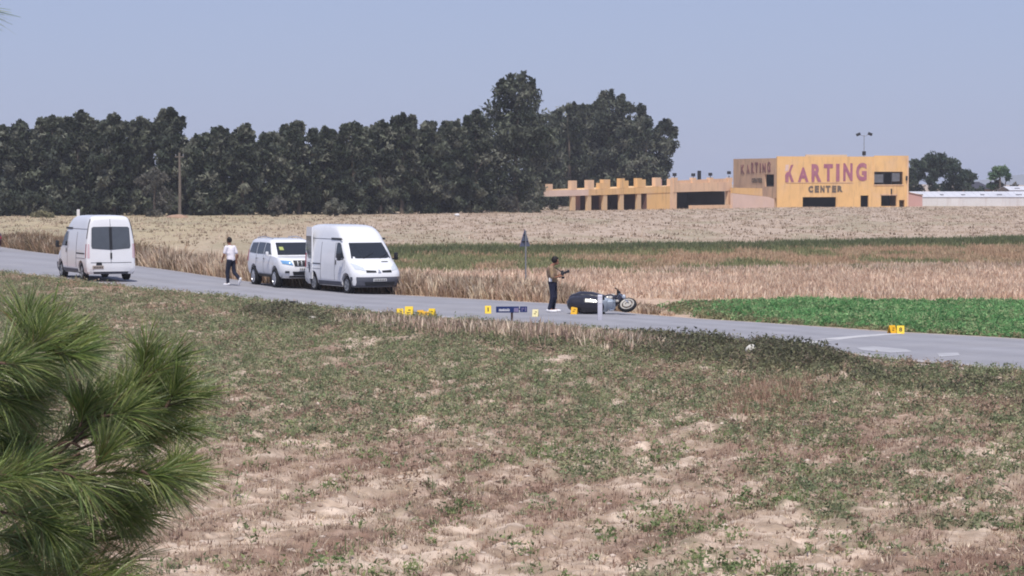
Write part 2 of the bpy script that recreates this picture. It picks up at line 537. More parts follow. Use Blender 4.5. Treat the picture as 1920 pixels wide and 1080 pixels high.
STONE = gp(1409, 666)
def clear_stone(x, y):
    return ~((np.abs(x - STONE.x * y / STONE.y) < .22) & (y < STONE.y + .3) & (y > STONE.y - 4.5))
def leafy(name, P, Rd, Hh, m, size, cols, mt, label, lvar=.25):
    """bushy little plants: m small leaves in a dome"""
    n = len(P); N = n * m
    a = rng.uniform(0, 2 * np.pi, N); q = np.sqrt(rng.random(N)); r = np.repeat(Rd, m) * q
    z = np.repeat(Hh, m) * np.sqrt(np.clip(1 - q ** 2, 0, 1)) * rng.uniform(.25, 1.05, N)
    c = np.repeat(P, m, 0) + np.stack([r * np.cos(a), r * np.sin(a), z], 1)
    u = rng.normal(0, 1, (N, 3)); u[:, 2] = np.abs(u[:, 2]) * .9; u /= np.linalg.norm(u, axis=1)[:, None]
    v = np.cross(u, rng.normal(0, 1, (N, 3))); v /= np.linalg.norm(v, axis=1)[:, None] + 1e-6
    s = size * rng.uniform(.6, 1.5, N)[:, None]
    V = np.stack([c - u * s * .8 - v * s * .5, c - u * s * .8 + v * s * .5, c + u * s], 1).reshape(-1, 3)
    cc = np.repeat(np.asarray(cols) * GAIN, m, 0) * rng.uniform(1 - lvar, 1 + lvar, (N, 1))
    return tag(fast_mesh(name, V, np.arange(3 * N).reshape(-1, 3), mt, col=np.repeat(cc, 3, 0)), label, 'grass', kind='stuff')

def scatter(n, ymin, ymax, tmax=.275, tmin=None):
    """uniform over the ground area seen between two depths"""
    tmin = -tmax if tmin is None else tmin
    d = np.sqrt(rng.uniform(ymin ** 2, ymax ** 2, n)); t = rng.uniform(tmin, tmax, n)
    return t * d, d

def zrel(x, y):
    r_, _ = ground_fields(x, y)
    return hgt(x, y) + r_

def pick(cols, n):
    cols = np.array(cols); return cols[rng.integers(0, len(cols), n)]

# weeds of the near field
x, y = scatter(104000, 27.5, 108)
ok = (y < y_near(x) - .3)
x, y = x[ok], y[ok]
cv = weed_cover(x, y); keep = (rng.random(len(x)) < cv ** 1.2) & clear_stone(x, y)
x, y = x[keep], y[keep]; n = len(x)
big = fbm(x * .3, y * .3, 41)
green = pick([C(132, 138, 106, .8), C(120, 128, 98, .8), C(150, 150, 116, .8), C(120, 132, 94, .8), C(156, 150, 122, .8), C(100, 108, 82, .8)], n)
lus = sstep(.5, .62, fbm(x * .5, y * .35, 47)) * sstep(46, 38, y)
green = np.where((rng.random(n) < lus)[:, None], pick([C(120, 134, 90, .78), C(138, 146, 102, .78), C(106, 120, 82, .78)], n), green)
brown = pick([C(156, 132, 114, .8), C(176, 154, 134, .8), C(138, 116, 102, .8)], n)
isb = rng.random(n) < .14 + .5 * sstep(.54, .66, fbm(x * .8, y * .5, 42)) * sstep(.4, .6, fbm(x*.21, y*.17, 45))
cols = np.where(isb[:, None], brown, green)
H = (.05 + .15 * rng.random(n) ** 1.4) * (.8 + .5 * big) * np.interp(y, [28, 45, 100], [1.0, 1.1, 1.25])
Rd = rng.uniform(.05, .17, n) * np.interp(y, [28, 100], [1, 1.3]) * np.where(rng.random(n) < .08, 1.9, 1)
PW_ = np.stack([x, y, zrel(x, y)], 1)
leafy('field_weeds', PW_, Rd, H, 15, .029, cols, m_blade, 'low olive weeds scattered over the near field')
sel = rng.random(n) < .35
blades('field_grass', PW_[sel], H[sel] * 1.25, 7, .6, .014, cols[sel] * 1.1, lean=.7, mt=m_blade, label='thin grass blades standing among the low weeds')

# dead brown stubble on the bare soil
x, y = scatter(76000, 27.5, 56)
u = x * math.sin(TILL) + y * math.cos(TILL); v = x * math.cos(TILL) - y * math.sin(TILL)
st = fbm(v * 1.5, u * .16, 4)
keep = rng.random(len(x)) < .30 + .4 * sstep(.46, .62, st) + .45 * sstep(.45, .22, vnoise(v * 3.2, u * .25, 9))
x, y = x[keep], y[keep]; n = len(x)
cols = pick([C(152, 124, 108, .8), C(130, 106, 94, .8), C(180, 156, 136, .8), C(114, 94, 84, .8), C(210, 194, 172, .85), C(196, 176, 150, .8)], n)
blades('dry_stubble', np.stack([x, y, zrel(x, y)], 1), rng.uniform(.04, .10, n), 6, 1.0, .016, cols, lean=1.1, mt=m_blade, label='dead brown stubble lying over the bare soil')

# red brown dry clump standing in the weeds at right
c0 = gp(1445, 745)
a = rng.normal(0, 1, (640, 2))
x = c0.x + a[:, 0] * .62; y = c0.y + a[:, 1] * 2.0 + a[:, 0] * 1.6
blades('dry_weed_patch', np.stack([x, y, zrel(x, y)], 1), rng.uniform(.08, .32, 640), 6, .45, .016, pick([C(168, 138, 118, .8), C(138, 108, 92, .8), C(198, 170, 146, .8), C(118, 94, 80, .8)], 640), lean=.6, mt=m_blade, label='reddish brown dead weeds in a patch at right')

# tall dry verge grass in front of the road
x = np.concatenate([rng.uniform(-5.2, 4.2, 2500), rng.uniform(-16, -5, 500)])
off = np.abs(rng.normal(4.2, 2.2, len(x))) + .25
y = y_near(x) - off
n = len(x)
hh = np.interp(x, [-16, -7, -5, -3, 0, 2.5, 4.2], [.3, .35, .6, 1.0, 1.0, 1.0, .7]) * np.minimum(.04 + .058 * off, .55) * rng.uniform(.55, 1.2, n) * (.65 + .7 * vnoise(x * 2.2, y * 2.2, 51))
cols = pick([C(204, 182, 160, .85), C(180, 154, 138, .85), C(154, 130, 118, .8), C(222, 204, 182, .9), C(132, 120, 100, .8)], n)
blades('verge_grass', np.stack([x, y, hgt(x, y)], 1), hh, 7, .30, .024, cols, lean=.42, seg=2, mt=m_blade, droop=.08, label='tall pinkish dry grass along the near road edge')
# dark low growth at its foot
x = np.concatenate([rng.uniform(-8.5, 14.5, 6200), rng.uniform(3.2, 8.2, 2600), rng.uniform(-8.2, -5.6, 500)])
off = .5 + np.abs(rng.normal(4.2, 3.2, len(x))); y = y_near(x) - off; n = len(x)
hh = np.interp(x, [-9, -7, -5, 0, 3.2, 4.2, 7.2, 8.2, 10], [.16, .34, .2, .24, .30, .46, .46, .2, .16]) * np.minimum(1, .25 + .14 * off) * rng.uniform(.6, 1.25, n)
cl = sstep(.42, .6, fbm(x * .9, y * .6, 53)); keep = rng.random(n) < .25 + .75 * cl
x, y, hh, cl = x[keep], y[keep], hh[keep] * (.55 + .6 * cl[keep]), cl[keep]; n = len(x)
cols = pick([C(112, 112, 88, .72), C(98, 98, 80, .72), C(126, 124, 96, .75), C(116, 106, 92, .75), C(88, 90, 74, .7)], n)
clr = clear_stone(x, y); x, y, hh, cols = x[clr], y[clr], hh[clr], cols[clr]; n = len(x)
leafy('verge_weeds', np.stack([x, y, hgt(x, y)], 1), .10 + hh * .5, hh, 16, .042, cols, m_blade, 'dark grey green weeds at the foot of the verge grass')

# tall golden grass on the far side of the road
x = np.concatenate([rng.uniform(-34, 5, 8500), rng.uniform(-34, -9, 3500)])
off = .5 + np.abs(rng.normal(0, 1, len(x))) * np.interp(x, [-34, -10, 0, 5], [4.5, 3.8, 3.2, 1.2])
y = y_far(x) + off; n = len(x)
patch = vnoise(x * .55, y * .3, 61)
hh = np.interp(x, [-34, -12, -5, 1.5, 4.0, 5], [1.0, 1.0, .95, .75, .4, .2]) * rng.uniform(.5, 1.1, n) * (.55 + .75 * patch)
cols = pick([C(202, 182, 158, .82), C(188, 164, 142, .82), C(212, 196, 172, .82), C(172, 146, 126, .78), C(148, 126, 108, .78)], n)
cols = cols * (.75 + .5 * vnoise(x * 1.3, y * 1.1, 66))[:, None]
dk = (x < -17) & (rng.random(n) < .75) | (rng.random(n) < .12)
cols = np.where(dk[:, None], pick([C(140, 118, 96, .75), C(118, 104, 82, .75), C(160, 132, 108, .75)], n), cols)
blades('golden_grass', np.stack([x, y, hgt(x, y)], 1), hh, 8, .32, .036, cols, lean=.5, seg=2, mt=m_blade, droop=.10, label='tall golden dry grass along the far road edge')
# the golden belt that runs right behind the crop
x, y = scatter(13000, 94, 131, .275, -.05); n = len(x)
ok = y < 120 + .45 * np.clip(x, 0, 25) + 4 * (vnoise(x * .3, y * 0, 67) - .5); x, y = x[ok], y[ok]
ok = (y > y_far(x) + 3) & (crop_edge(x, y) < .3); x, y = x[ok], y[ok]; n = len(x)
blades('golden_grass_belt', np.stack([x, y, hgt(x, y)], 1), rng.uniform(.18, .42, n), 6, .7, .046, pick([C(208, 186, 164, .82), C(198, 172, 152, .82), C(218, 198, 178, .82), C(186, 160, 140, .82)], n) * (.85 + .3 * vnoise(x * .6, y * .25, 68))[:, None], lean=.65, seg=2, mt=m_blade, label='pale golden grass belt behind the green crop')
# rough grazing behind it, mixed green and tan
x, y = scatter(18000, 116, 172, .275, -.09); n = len(x)
pn = fbm(x * .4, y * .12, 62)
cols = np.where((pn > .57 - .007 * x)[:, None], pick([C(184, 158, 132, .8), C(170, 144, 120, .8)], n), pick([C(136, 138, 102, .75), C(150, 146, 110, .75), C(118, 124, 90, .75)], n))
blades('rough_grass', np.stack([x, y, zrel(x, y)], 1), rng.uniform(.12, .36, n), 6, .9, .08, cols, lean=.75, mt=m_blade, label='rough mixed green and tan grass in the far field')
# dark green strip
x = rng.uniform(-9, 44, 9000); gl = np.interp(x, [-12, -6, 0, 14, 36, 46], [160, 156, 160, 168, 186, 194])
y = gl - 1.5 + rng.normal(0, 3.4, len(x)) + 3 * (vnoise(x * .3, x * 0, 4) - .5); n = len(x)
blades('green_strip', np.stack([x, y, hgt(x, y)], 1), rng.uniform(.2, .5, n), 7, .8, .09, pick([C(110, 118, 86, .74), C(98, 106, 78, .72), C(126, 128, 96, .74)], n), lean=.6, mt=m_blade, label='thin dark green strip of weeds across the far field')
# stubble of the far field
x, y = scatter(15000, 165, 420, .275); n = len(x)
blades('stubble_field', np.stack([x, y, zrel(x, y)], 1), rng.uniform(.08, .28, n), 5, 1.6, .14, pick([C(200, 180, 160, .7), C(184, 164, 144, .7), C(134, 116, 98, .7), C(206, 188, 168, .7)], n), lean=.9, mt=m_blade, label='pale cut stubble on the far field')
# green crop
x = rng.uniform(4.2, 26, 32000); y = y_far(x) + rng.uniform(.2, 26, len(x))
ok = (crop_edge(x, y) > rng.random(len(x)) ** .7) & (y < 96); x, y = x[ok], y[ok]; n = len(x)
row = fbm(x * .7, y * .35, 71); rr_ = vnoise(x * 2.2 + y * 1.1, y * .2, 72)
keep = rng.random(n) < np.clip(.35 + 1.6 * (row - .3), .1, 1); x, y, row, rr_ = x[keep], y[keep], row[keep], rr_[keep]; n = len(x)
cols = pick([C(106, 150, 94, .76), C(96, 140, 88, .76), C(132, 164, 112, .78), C(88, 128, 82, .74), C(144, 156, 114, .78)], n) * (.75 + .55 * row + .15 * rr_)[:, None]
edge_ = sstep(2.2, .4, y - y_far(x)) + sstep(8.5, 5.5, x)
cols = np.where((rng.random(n) < .75 * np.clip(edge_, 0, 1))[:, None], pick([C(150, 140, 108, .75), C(128, 130, 98, .75)], n), cols)
PC = np.stack([x, y, hgt(x, y)], 1); hc = rng.uniform(.08, .22, n) * (.6 + .7 * row)
leafy('green_crop', PC, .14 + 0 * hc, hc, 13, .048, cols, m_blade, 'bright green crop in a wedge beside the road')
sel = rng.random(n) < .4
blades('crop_blades', PC[sel], hc[sel] * 1.5, 6, .6, .03, cols[sel] * 1.05, lean=.6, mt=m_blade, label='upright green blades in the crop wedge beside the road')

# soil clods in the near field
x, y = scatter(6500, 27.5, 54); n = len(x)
ico = bmesh.new(); bmesh.ops.create_icosphere(ico, subdivisions=1, radius=1.0)
iv = np.array([v.co[:] for v in ico.verts]); ifc = np.array([[v.index for v in f.verts] for f in ico.faces]); ico.free()
s = .012 + .045 * rng.random(n) ** 2.2
V = iv[None] * s[:, None, None] * rng.uniform(.6, 1.3, (n, len(iv), 1)) * np.array([1, 1, .6])
V += np.stack([x, y, zrel(x, y)], 1)[:, None, :]
Fc = (ifc[None] + (np.arange(n) * len(iv))[:, None, None]).reshape(-1, 3)
cl = np.repeat(pick([C(206, 184, 168, .76), C(188, 164, 148, .76), C(218, 200, 186, .76), C(170, 146, 132, .74)], n), len(iv), 0)
tag(fast_mesh('soil_clods', V.reshape(-1, 3), Fc, m_ground, col=cl), 'small dry clods of soil on the bare near field', 'soil', kind='stuff')

# ------------------------------------------------------------------ trees
m_leaf = mat('eucalyptus_leaf', (.05, .05, .04), rough=.75, var=.2, scale=.6, attr=True, spec=.2, trans=.2)
m_bark = mat('grey_bark', C(120, 108, 98, .7), rough=.95, var=.25, scale=3, bump=.4)
def leaf_cloud(blobs, per, ln, wd, droop, cols):
    """blobs: list of (centre, radius) -> quads of drooping leaf sprays"""
    c = np.array([b[0] for b in blobs]); r = np.array([b[1] for b in blobs])
    n = len(blobs) * per
    cc = np.repeat(c, per, 0); rr = np.repeat(r, per)
    d = rng.normal(0, 1, (n, 3)); d /= np.linalg.norm(d, axis=1)[:, None]
    q = rng.random(n) ** .45
    p = cc + d * (rr * q)[:, None] * np.array([1, 1, .9])
    ax = rng.normal(0, 1, (n, 3)) + d * .5; ax[:, 2] -= droop; ax /= np.linalg.norm(ax, axis=1)[:, None]
    sd = np.cross(ax, rng.normal(0, 1, (n, 3))); sd /= np.linalg.norm(sd, axis=1)[:, None] + 1e-6
    L = (ln * rng.uniform(.6, 1.4, n))[:, None]; W = (wd * rng.uniform(.6, 1.4, n))[:, None]
    V = np.stack([p - ax * L / 2 + sd * W * .62, p - ax * L / 2 - sd * W * .62, p + ax * L * .55], 1).reshape(-1, 3)
    bc = np.repeat(np.array(cols)[rng.integers(0, len(cols), len(blobs))], per, 0) * rng.uniform(.75, 1.25, (n, 1))
    return V, np.arange(3 * n).reshape(-1, 3), np.repeat(bc, 3, 0)

EUC = [C(98, 104, 88, .64), C(80, 90, 74, .6), C(120, 126, 108, .68), C(88, 96, 84, .6), C(58, 68, 52, .5), C(136, 138, 122, .70), C(66, 76, 60, .55)]
def tree(name, px, base_py, top_py, half_px, d, label, group, cat='tree', cols=EUC, nb=70, per=70, low=.03, lean=0.0, leafs=(.62, .24), shape='tall'):
    b = at(px, base_py, d); z0 = float(hgt(b.x, b.y))
    zt = at(px, top_py, d).z; Hh = zt - z0; Rr = half_px * d / F
    e = empty(name, (b.x, b.y, z0))
    tag(e, label, cat, group)
    bm = bmesh.new()
    pts = []; 
    for k in range(7):
        f = k / 6
        pts.append((lean * Rr * f + random.uniform(-.1, .1) * Rr * f, random.uniform(-.1, .1) * Rr * f, Hh * .9 * f))
    r0 = .022 * Hh + .06
    add_tube(bm, pts, [r0 * (1 - .85 * k / 6) for k in range(7)], 7)
    blobs = []
    if shape == 'tall':
        lobes = [(random.uniform(-.12, .12), 0, 1.0, .50), (random.uniform(-.5, -.3), random.uniform(-.3, .3), random.uniform(.92, .99), .46), (random.uniform(.3, .5), random.uniform(-.3, .3), random.uniform(.90, .98), .46)]
        for k in range(random.choice((4, 5))):
            a = random.uniform(0, 2 * math.pi); q = random.uniform(.3, .75)
            lobes.append((q * math.cos(a), q * math.sin(a), random.uniform(.76, .985) if q < .6 else random.uniform(.6, .92), random.uniform(.28, .48)))
    else:
        lobes = [(0, 0, 1.0, 1.0)]
    if half_px > 70: lobes = [(0, 0, 1.0, .62), (-.3, .1, .95, .5), (.3, -.1, .94, .5), (-.45, 0, .80, .5), (.45, 0, .78, .5), (0, .3, .7, .7)]
    wts = [l[3] ** 1.5 * l[2] for l in lobes]
    for k in range(nb):
        lx, ly, lt, lr = random.choices(lobes, wts)[0]
        f = low + (1 - low) * random.random() ** .8
        if shape == 'tall':
            env = max(.15, 1 - max(0, (f - .7) / .3) ** 2.6) ** .5 * random.uniform(.9, 1.05)
        else:
            env = max(.05, 1 - ((f - .42) / .6) ** 2) ** .5
        br = min(Hh * .085, Rr * random.uniform(.18, .32)) + .12
        a = random.uniform(0, 2 * math.pi); q = math.sqrt(random.random())
        rad = max(0, Rr * lr * env - br * .35) * q
        sway = lean * Rr * f
        blobs.append(((lx * Rr * min(1, f * 1.6 + .4) + rad * math.cos(a) + sway, ly * Rr + rad * math.sin(a), max(br * .5, Hh * lt * f - br * (1 if f > .8 else .2))), br))
    if shape == 'tall':
        for l in lobes:
            if l[2] < .86: continue
            for q in range(3):
                ox, oy = l[0] * Rr + random.uniform(-.35, .35) * Rr * l[3], l[1] * Rr + random.uniform(-.3, .3) * Rr * l[3]
                h0 = Hh * l[2] - random.uniform(.3, 1.0)
                for w in range(3): blobs.append(((ox + .1 * w + lean * Rr, oy, h0 - .45 + w * .42), .50 - .11 * w))
    # one leading tip and some side limbs
    blobs.append(((lean * Rr, 0, Hh - Rr * .16), Rr * .2 + .1)); blobs += [((lean * Rr + random.uniform(-.3, .3) * Rr, random.uniform(-.2, .2) * Rr, Hh * random.uniform(.90, .97)), Rr * .2) for _ in range(4 if shape == 'tall' else 0)]
    for k in range(9):
        bl = random.choice(blobs[:nb])
        zz = max(.3, bl[0][2] - random.uniform(.06, .16) * Hh)
        add_tube(bm, [(lean * Rr * zz / Hh, 0, zz), ((bl[0][0]) * .6, bl[0][1] * .6, bl[0][2] - .1 * Hh * .4), bl[0]], [r0 * .38, r0 * .22, .03], 5)
    from_bm('trunk', bm, m_bark, e, smooth=60)
    V, Fc, cl = leaf_cloud(blobs, per, leafs[0], leafs[1], .7, cols)
    fast_mesh('crown', V, Fc, m_leaf, e, col=cl)
    return e

TG = 'eucalyptus trees of the long windbreak'
row = [  # px, top, half width, depth, label
    (-14, 236, 34, 318, 'dark eucalyptus cut by the left picture edge at the end of the windbreak'),
    (42, 230, 34, 322, 'broad dark eucalyptus second from the left end of the windbreak'),
    (98, 222, 34, 318, 'dark eucalyptus in the windbreak, left shoulder of the wide crown above the left van'),
    (148, 212, 32, 322, 'flat topped eucalyptus rising straight above the rear-view white van'),
    (212, 217, 32, 319, 'rounded eucalyptus in the windbreak just right of the rear-view white van'),
    (266, 220, 28, 323, 'narrow pointed eucalyptus directly left of the tall one by the utility pole'),
    (320, 206, 32, 320, 'tall square topped eucalyptus right behind the utility pole'),
    (378, 254, 30, 318, 'lower eucalyptus in the dip just right of the utility pole'),
    (414, 241, 26, 324, 'slim eucalyptus above the walking person in white'),
    (454, 237, 28, 320, 'dark blunt eucalyptus above the white off-roader'),
    (506, 250, 30, 324, 'thin crowned eucalyptus behind the off-roader beside a gap of sky'),
    (560, 230, 34, 326, 'eucalyptus with ragged peak above the open van door'),
    (612, 242, 24, 330, 'spindly eucalyptus with small separate tufts above the front-view van'),
    (662, 231, 27, 326, 'dense oval topped eucalyptus standing alone above the front-view van roof'),
    (712, 230, 26, 332, 'loose eucalyptus between the oval topped one and the twin topped one'),
    (754, 217, 27, 334, 'twin topped eucalyptus right of the front-view van'),
    (808, 231, 30, 337, 'eucalyptus with a small round head in the middle of the windbreak'),
    (850, 229, 25, 340, 'open twiggy eucalyptus left of the one with pale upper leaves'),
    (892, 209, 27, 344, 'airy eucalyptus with pale upper leaves just left of the tallest tree'),
    (968, 138, 56, 352, 'tallest eucalyptus of the windbreak with a high rounded head'),
    (1022, 232, 34, 425, 'lower eucalyptus tucked against the right flank of the tallest tree'),
    (1068, 194, 36, 430, 'eucalyptus with a slim pointed top behind the left end of the colonnade'),
    (1102, 200, 36, 434, 'eucalyptus with a bushy shoulder behind the colonnade columns'),
    (1138, 171, 40, 432, 'second tallest eucalyptus rising behind the middle of the colonnade'),
    (1178, 194, 38, 436, 'eucalyptus with stepped right edge behind the colonnade'),
    (1212, 222, 34, 430, 'outer eucalyptus with gaps of sky near the end of the windbreak'),
]
for px, top, hw, d, lab in row:
    tree('eucalyptus_tree', px, 338 + 4.2 * F / d, top, hw * 1.42, d, lab, TG, nb=int(80 + hw * 1.3), per=66)
tree('eucalyptus_tree', 1222, 338 + 4.2 * F / 433, 226, 30, 433, 'last eucalyptus on the right with a limb reaching out into the sky', TG, nb=46, per=60, lean=.85, low=.12)
# shaded second line behind, closes the wood
blobs = []
for k in range(420):
    px = random.uniform(-260, 1235); d = np.interp(px, [0, 900, 1010, 1240], [334, 362, 446, 452]) + random.uniform(0, 10)
    top = np.interp(px, [-200, 0, 300, 400, 620, 900, 960, 1140, 1200, 1240], [244, 250, 240, 270, 268, 252, 190, 215, 250, 300])
    zt = at(px, top, d).z; p = at(px, 400, d)
    blobs.append(((p.x, p.y, random.uniform(.6, zt - 1.5)), random.uniform(1.2, 2.1)))
for k in range(260):
    px = random.uniform(-260, 1240); d = np.interp(px, [0, 900, 1010, 1240], [334, 362, 446, 452]) + random.uniform(-4, 8)
    p = at(px, 400, d); blobs.append(((p.x, p.y, random.uniform(.3, 2.8)), random.uniform(1.0, 1.7)))
V, Fc, cl = leaf_cloud(blobs, 70, .8, .38, .5, EUC)
tag(fast_mesh('woodland', V, Fc, m_leaf, col=cl), 'dark undergrowth and further trees filling the windbreak', 'woodland', kind='stuff')
blobs = []
for k in range(340):
    px = random.uniform(-120, 1040); d = np.interp(px, [0, 900, 1030], [313, 344, 380]) + random.uniform(-2, 3)
    p = at(px, 400, d); blobs.append(((p.x, p.y, random.uniform(.2, 2.6)), random.uniform(.6, 1.3)))
V, Fc, cl = leaf_cloud(blobs, 60, .55, .25, .3, EUC)
tag(fast_mesh('undergrowth', V, Fc, m_leaf, col=cl), 'dark brush along the foot of the windbreak', 'undergrowth', kind='stuff')

PALE = [C(136, 136, 122, .65), C(120, 122, 108, .65), C(148, 146, 130, .65)]
GREY = [C(118, 116, 108, .62), C(104, 104, 96, .62), C(130, 126, 116, .62)]
BG = 'bushes at the foot of the windbreak'
for px, bpy_, top, hw, d, cols, lab in [
    (290, 405, 312, 44, 308, GREY, 'big greyish bush left of the utility pole'),
    (628, 404, 374, 28, 309, PALE, 'rounded grey green bush at the wood edge above the front-view van'),
    (522, 404, 368, 22, 309, GREY, 'small pale bush above the gap between off-roader and van'),
    (994, 398, 378, 26, 344, PALE, 'low pale bush just left of the colonnade'),
    (78, 406, 396, 24, 300, [C(160, 154, 122, .7), C(146, 142, 112, .7)], 'low yellowish bush at the wood edge left of the rear-view van'),
    (955, 396, 366, 20, 348, GREY, 'thin pale bush under the tallest eucalyptus')]:
    tree('bush', px, bpy_, top, hw, d, lab, BG, cat='bush', cols=cols, nb=34, per=60, low=.05, leafs=(.35, .16), shape='round')

GRN = [C(84, 98, 84, .6), C(70, 86, 72, .6), C(96, 108, 90, .6), C(62, 76, 64, .6)]
tree('broadleaf_tree', 1752, 386, 284, 66, 455, 'wide dark green tree standing against the right side of the yellow building', None, cols=GRN, nb=110, per=80, low=.05, shape='round')
tree('broadleaf_tree', 1812, 386, 318, 34, 460, 'lower dark tree falling away right of the wide tree by the building', None, cols=GRN, nb=40, per=60, low=.05, shape='round')
tree('bush', 1868, 380, 338, 26, 468, 'dark bushes behind the white shed under the small tufted tree', None, cat='bush', cols=GREY, nb=26, per=50, low=.1, shape='round')
tree('bush', 1902, 380, 344, 20, 470, 'thin brownish bush behind the white shed at the right edge', None, cat='bush', cols=GREY, nb=16, per=40, low=.1, shape='round')
# small tufted tree at far right, palm like head on a bare stem
e = empty('tufted_tree', (at(1874, 380, 466).x, 466, 0))
tag(e, 'small bright green tufted tree on a bare stem above the white shed', 'tree')
bm = bmesh.new()
zt = at(1874, 312, 466).z
add_tube(bm, [(0, 0, 0), (.1, 0, 2.0), (.05, 0, zt - 1.4)], [.28, .2, .16], 8)
add_tube(bm, [(.1, 0, 2.0), (.9, 0, 2.9), (1.2, .1, zt - 2.0)], [.16, .12, .08], 6)
from_bm('trunk', bm, m_bark, e, smooth=60)
blobs = [((random.gauss(0, .75), random.gauss(0, .7), zt - .9 + random.gauss(0, .4)), random.uniform(.45, .7)) for k in range(15)]
blobs += [((-1.1 + random.gauss(0, .25), random.gauss(0, .4), zt - 1.7 + random.gauss(0, .2)), .5) for k in range(5)]
blobs += [((1.45 + random.gauss(0, .15), random.gauss(0, .3), zt - 1.7 + random.gauss(0, .2)), .42) for k in range(3)]
blobs += [((-1.2 + random.gauss(0, .5), random.gauss(0, .4), zt - 3.4), .42) for k in range(5)]
V, Fc, cl = leaf_cloud(blobs, 60, .7, .2, .1, [C(98, 128, 96, .65), C(84, 112, 84, .65), C(120, 146, 108, .65)])
fast_mesh('crown', V, Fc, m_leaf, e, col=cl)

# ------------------------------------------------------------------ building
m_yel = mat('ochre_wall_paint', C(238, 193, 134, .90), rough=.9, var=.07, scale=.5, dirt=C(236, 200, 168, .85), dirt_amt=.7, bump=.1, streak=.4)
m_tan = mat('faded_tan_wall', C(230, 192, 158, .88), rough=.9, var=.08, scale=.5, dirt=C(202, 166, 150, .8), dirt_amt=.6, streak=.5)
m_pink = mat('faded_peach_plaster', C(240, 202, 166, .88), rough=.9, var=.06, scale=.6, dirt=C(226, 188, 168, .8), dirt_amt=.5, streak=.35)
m_pale_pink = mat('faded_pink_plaster', C(236, 206, 190, .85), rough=.9, var=.06, scale=.6, dirt=C(240, 204, 168, .85), dirt_amt=.4)
m_rose = mat('rose_plaster', C(214, 172, 166, .80), rough=.9, var=.06, scale=.7)
m_dark_in = mat('shade_dark_interior', C(70, 66, 66, .6), rough=.95, var=.2, scale=.7)  # shade of the unlit rooms put into the wall colour
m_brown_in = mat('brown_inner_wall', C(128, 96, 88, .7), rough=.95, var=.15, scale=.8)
m_black = mat('black_metal', C(50, 52, 58, .7), rough=.6, var=.15, scale=9)
m_mauve = mat('mauve_sign_paint', C(176, 112, 134, .80), rough=.85, var=.14, scale=1.6, dirt=C(206, 150, 150, .8), dirt_amt=.5)
m_mauve2 = mat('faded_mauve_paint', C(150, 104, 104, .80), rough=.9, var=.2, scale=2.5, dirt=C(200, 160, 140, .8), dirt_amt=.7)
m_greyl = mat('grey_sign_letter', C(122, 108, 96, .8), rough=.85, var=.18, scale=3)

class Plane:
    """vertical wall plane: origin o, horizontal direction u, outward normal n"""
    def __init__(s, o, u):
        s.o = Vector((o.x, o.y, 0)); s.u = Vector((u.x, u.y, 0)).normalized()
        s.n = Vector((s.u.y, -s.u.x, 0))
    def uv(s, px, py):
        v = ray(px, py); c = Vector((0, 0, CAM_H))
        t = (s.o - c).dot(s.n) / v.dot(s.n)
        p = c + v * t
        return (p - s.o).dot(s.u), p.z
    def mtx(s):
        return Matrix(((s.u.x, -s.n.x, 0, s.o.x), (s.u.y, -s.n.y, 0, s.o.y), (0, 0, 1, 0), (0, 0, 0, 1)))   # local: x along wall, y into the building

def wall_bm(u0, u1, z0, z1, th, openings, y0=0.0):
    """wall slab in plane coordinates with rectangular holes (u0,u1,z0,z1)"""
    us = sorted({u0, u1, *[min(max(o[0], u0), u1) for o in openings], *[min(max(o[1], u0), u1) for o in openings]})
    zs = sorted({z0, z1, *[min(max(o[2], z0), z1) for o in openings], *[min(max(o[3], z0), z1) for o in openings]})
    nu, nz = len(us) - 1, len(zs) - 1
    solid = [[not any(o[0] - 1e-6 <= (us[i] + us[i + 1]) / 2 <= o[1] + 1e-6 and o[2] - 1e-6 <= (zs[j] + zs[j + 1]) / 2 <= o[3] + 1e-6 for o in openings) for j in range(nz)] for i in range(nu)]
    bm = bmesh.new(); cache = {}
    def V(i, j, k):
        if (i, j, k) not in cache: cache[(i, j, k)] = bm.verts.new((us[i], y0 + k * th, zs[j]))
        return cache[(i, j, k)]
    def S(i, j): return 0 <= i < nu and 0 <= j < nz and solid[i][j]
    for i in range(nu):
        for j in range(nz):
            if not solid[i][j]: continue
            bm.faces.new((V(i, j, 0), V(i + 1, j, 0), V(i + 1, j + 1, 0), V(i, j + 1, 0)))
            bm.faces.new((V(i, j, 1), V(i, j + 1, 1), V(i + 1, j + 1, 1), V(i + 1, j, 1)))
            if not S(i - 1, j): bm.faces.new((V(i, j, 0), V(i, j + 1, 0), V(i, j + 1, 1), V(i, j, 1)))
            if not S(i + 1, j): bm.faces.new((V(i + 1, j, 0), V(i + 1, j, 1), V(i + 1, j + 1, 1), V(i + 1, j + 1, 0)))
            if not S(i, j - 1): bm.faces.new((V(i, j, 0), V(i, j, 1), V(i + 1, j, 1), V(i + 1, j, 0)))
            if not S(i, j + 1): bm.faces.new((V(i, j + 1, 0), V(i + 1, j + 1, 0), V(i + 1, j + 1, 1), V(i, j + 1, 1)))
    return bm

def put(name, bm, m, pl, parent, smooth=None):
    bm.transform(pl.mtx())
    bm.transform(parent.matrix_world.inverted() if False else Matrix.Translation(-Vector(parent.location)))
    return from_bm(name, bm, m, parent, smooth)

def rect(pl, x0, x1, y0, y1):
    a = pl.uv(x0, y1); b = pl.uv(x1, y0)
    return (a[0], b[0], a[1], b[1])

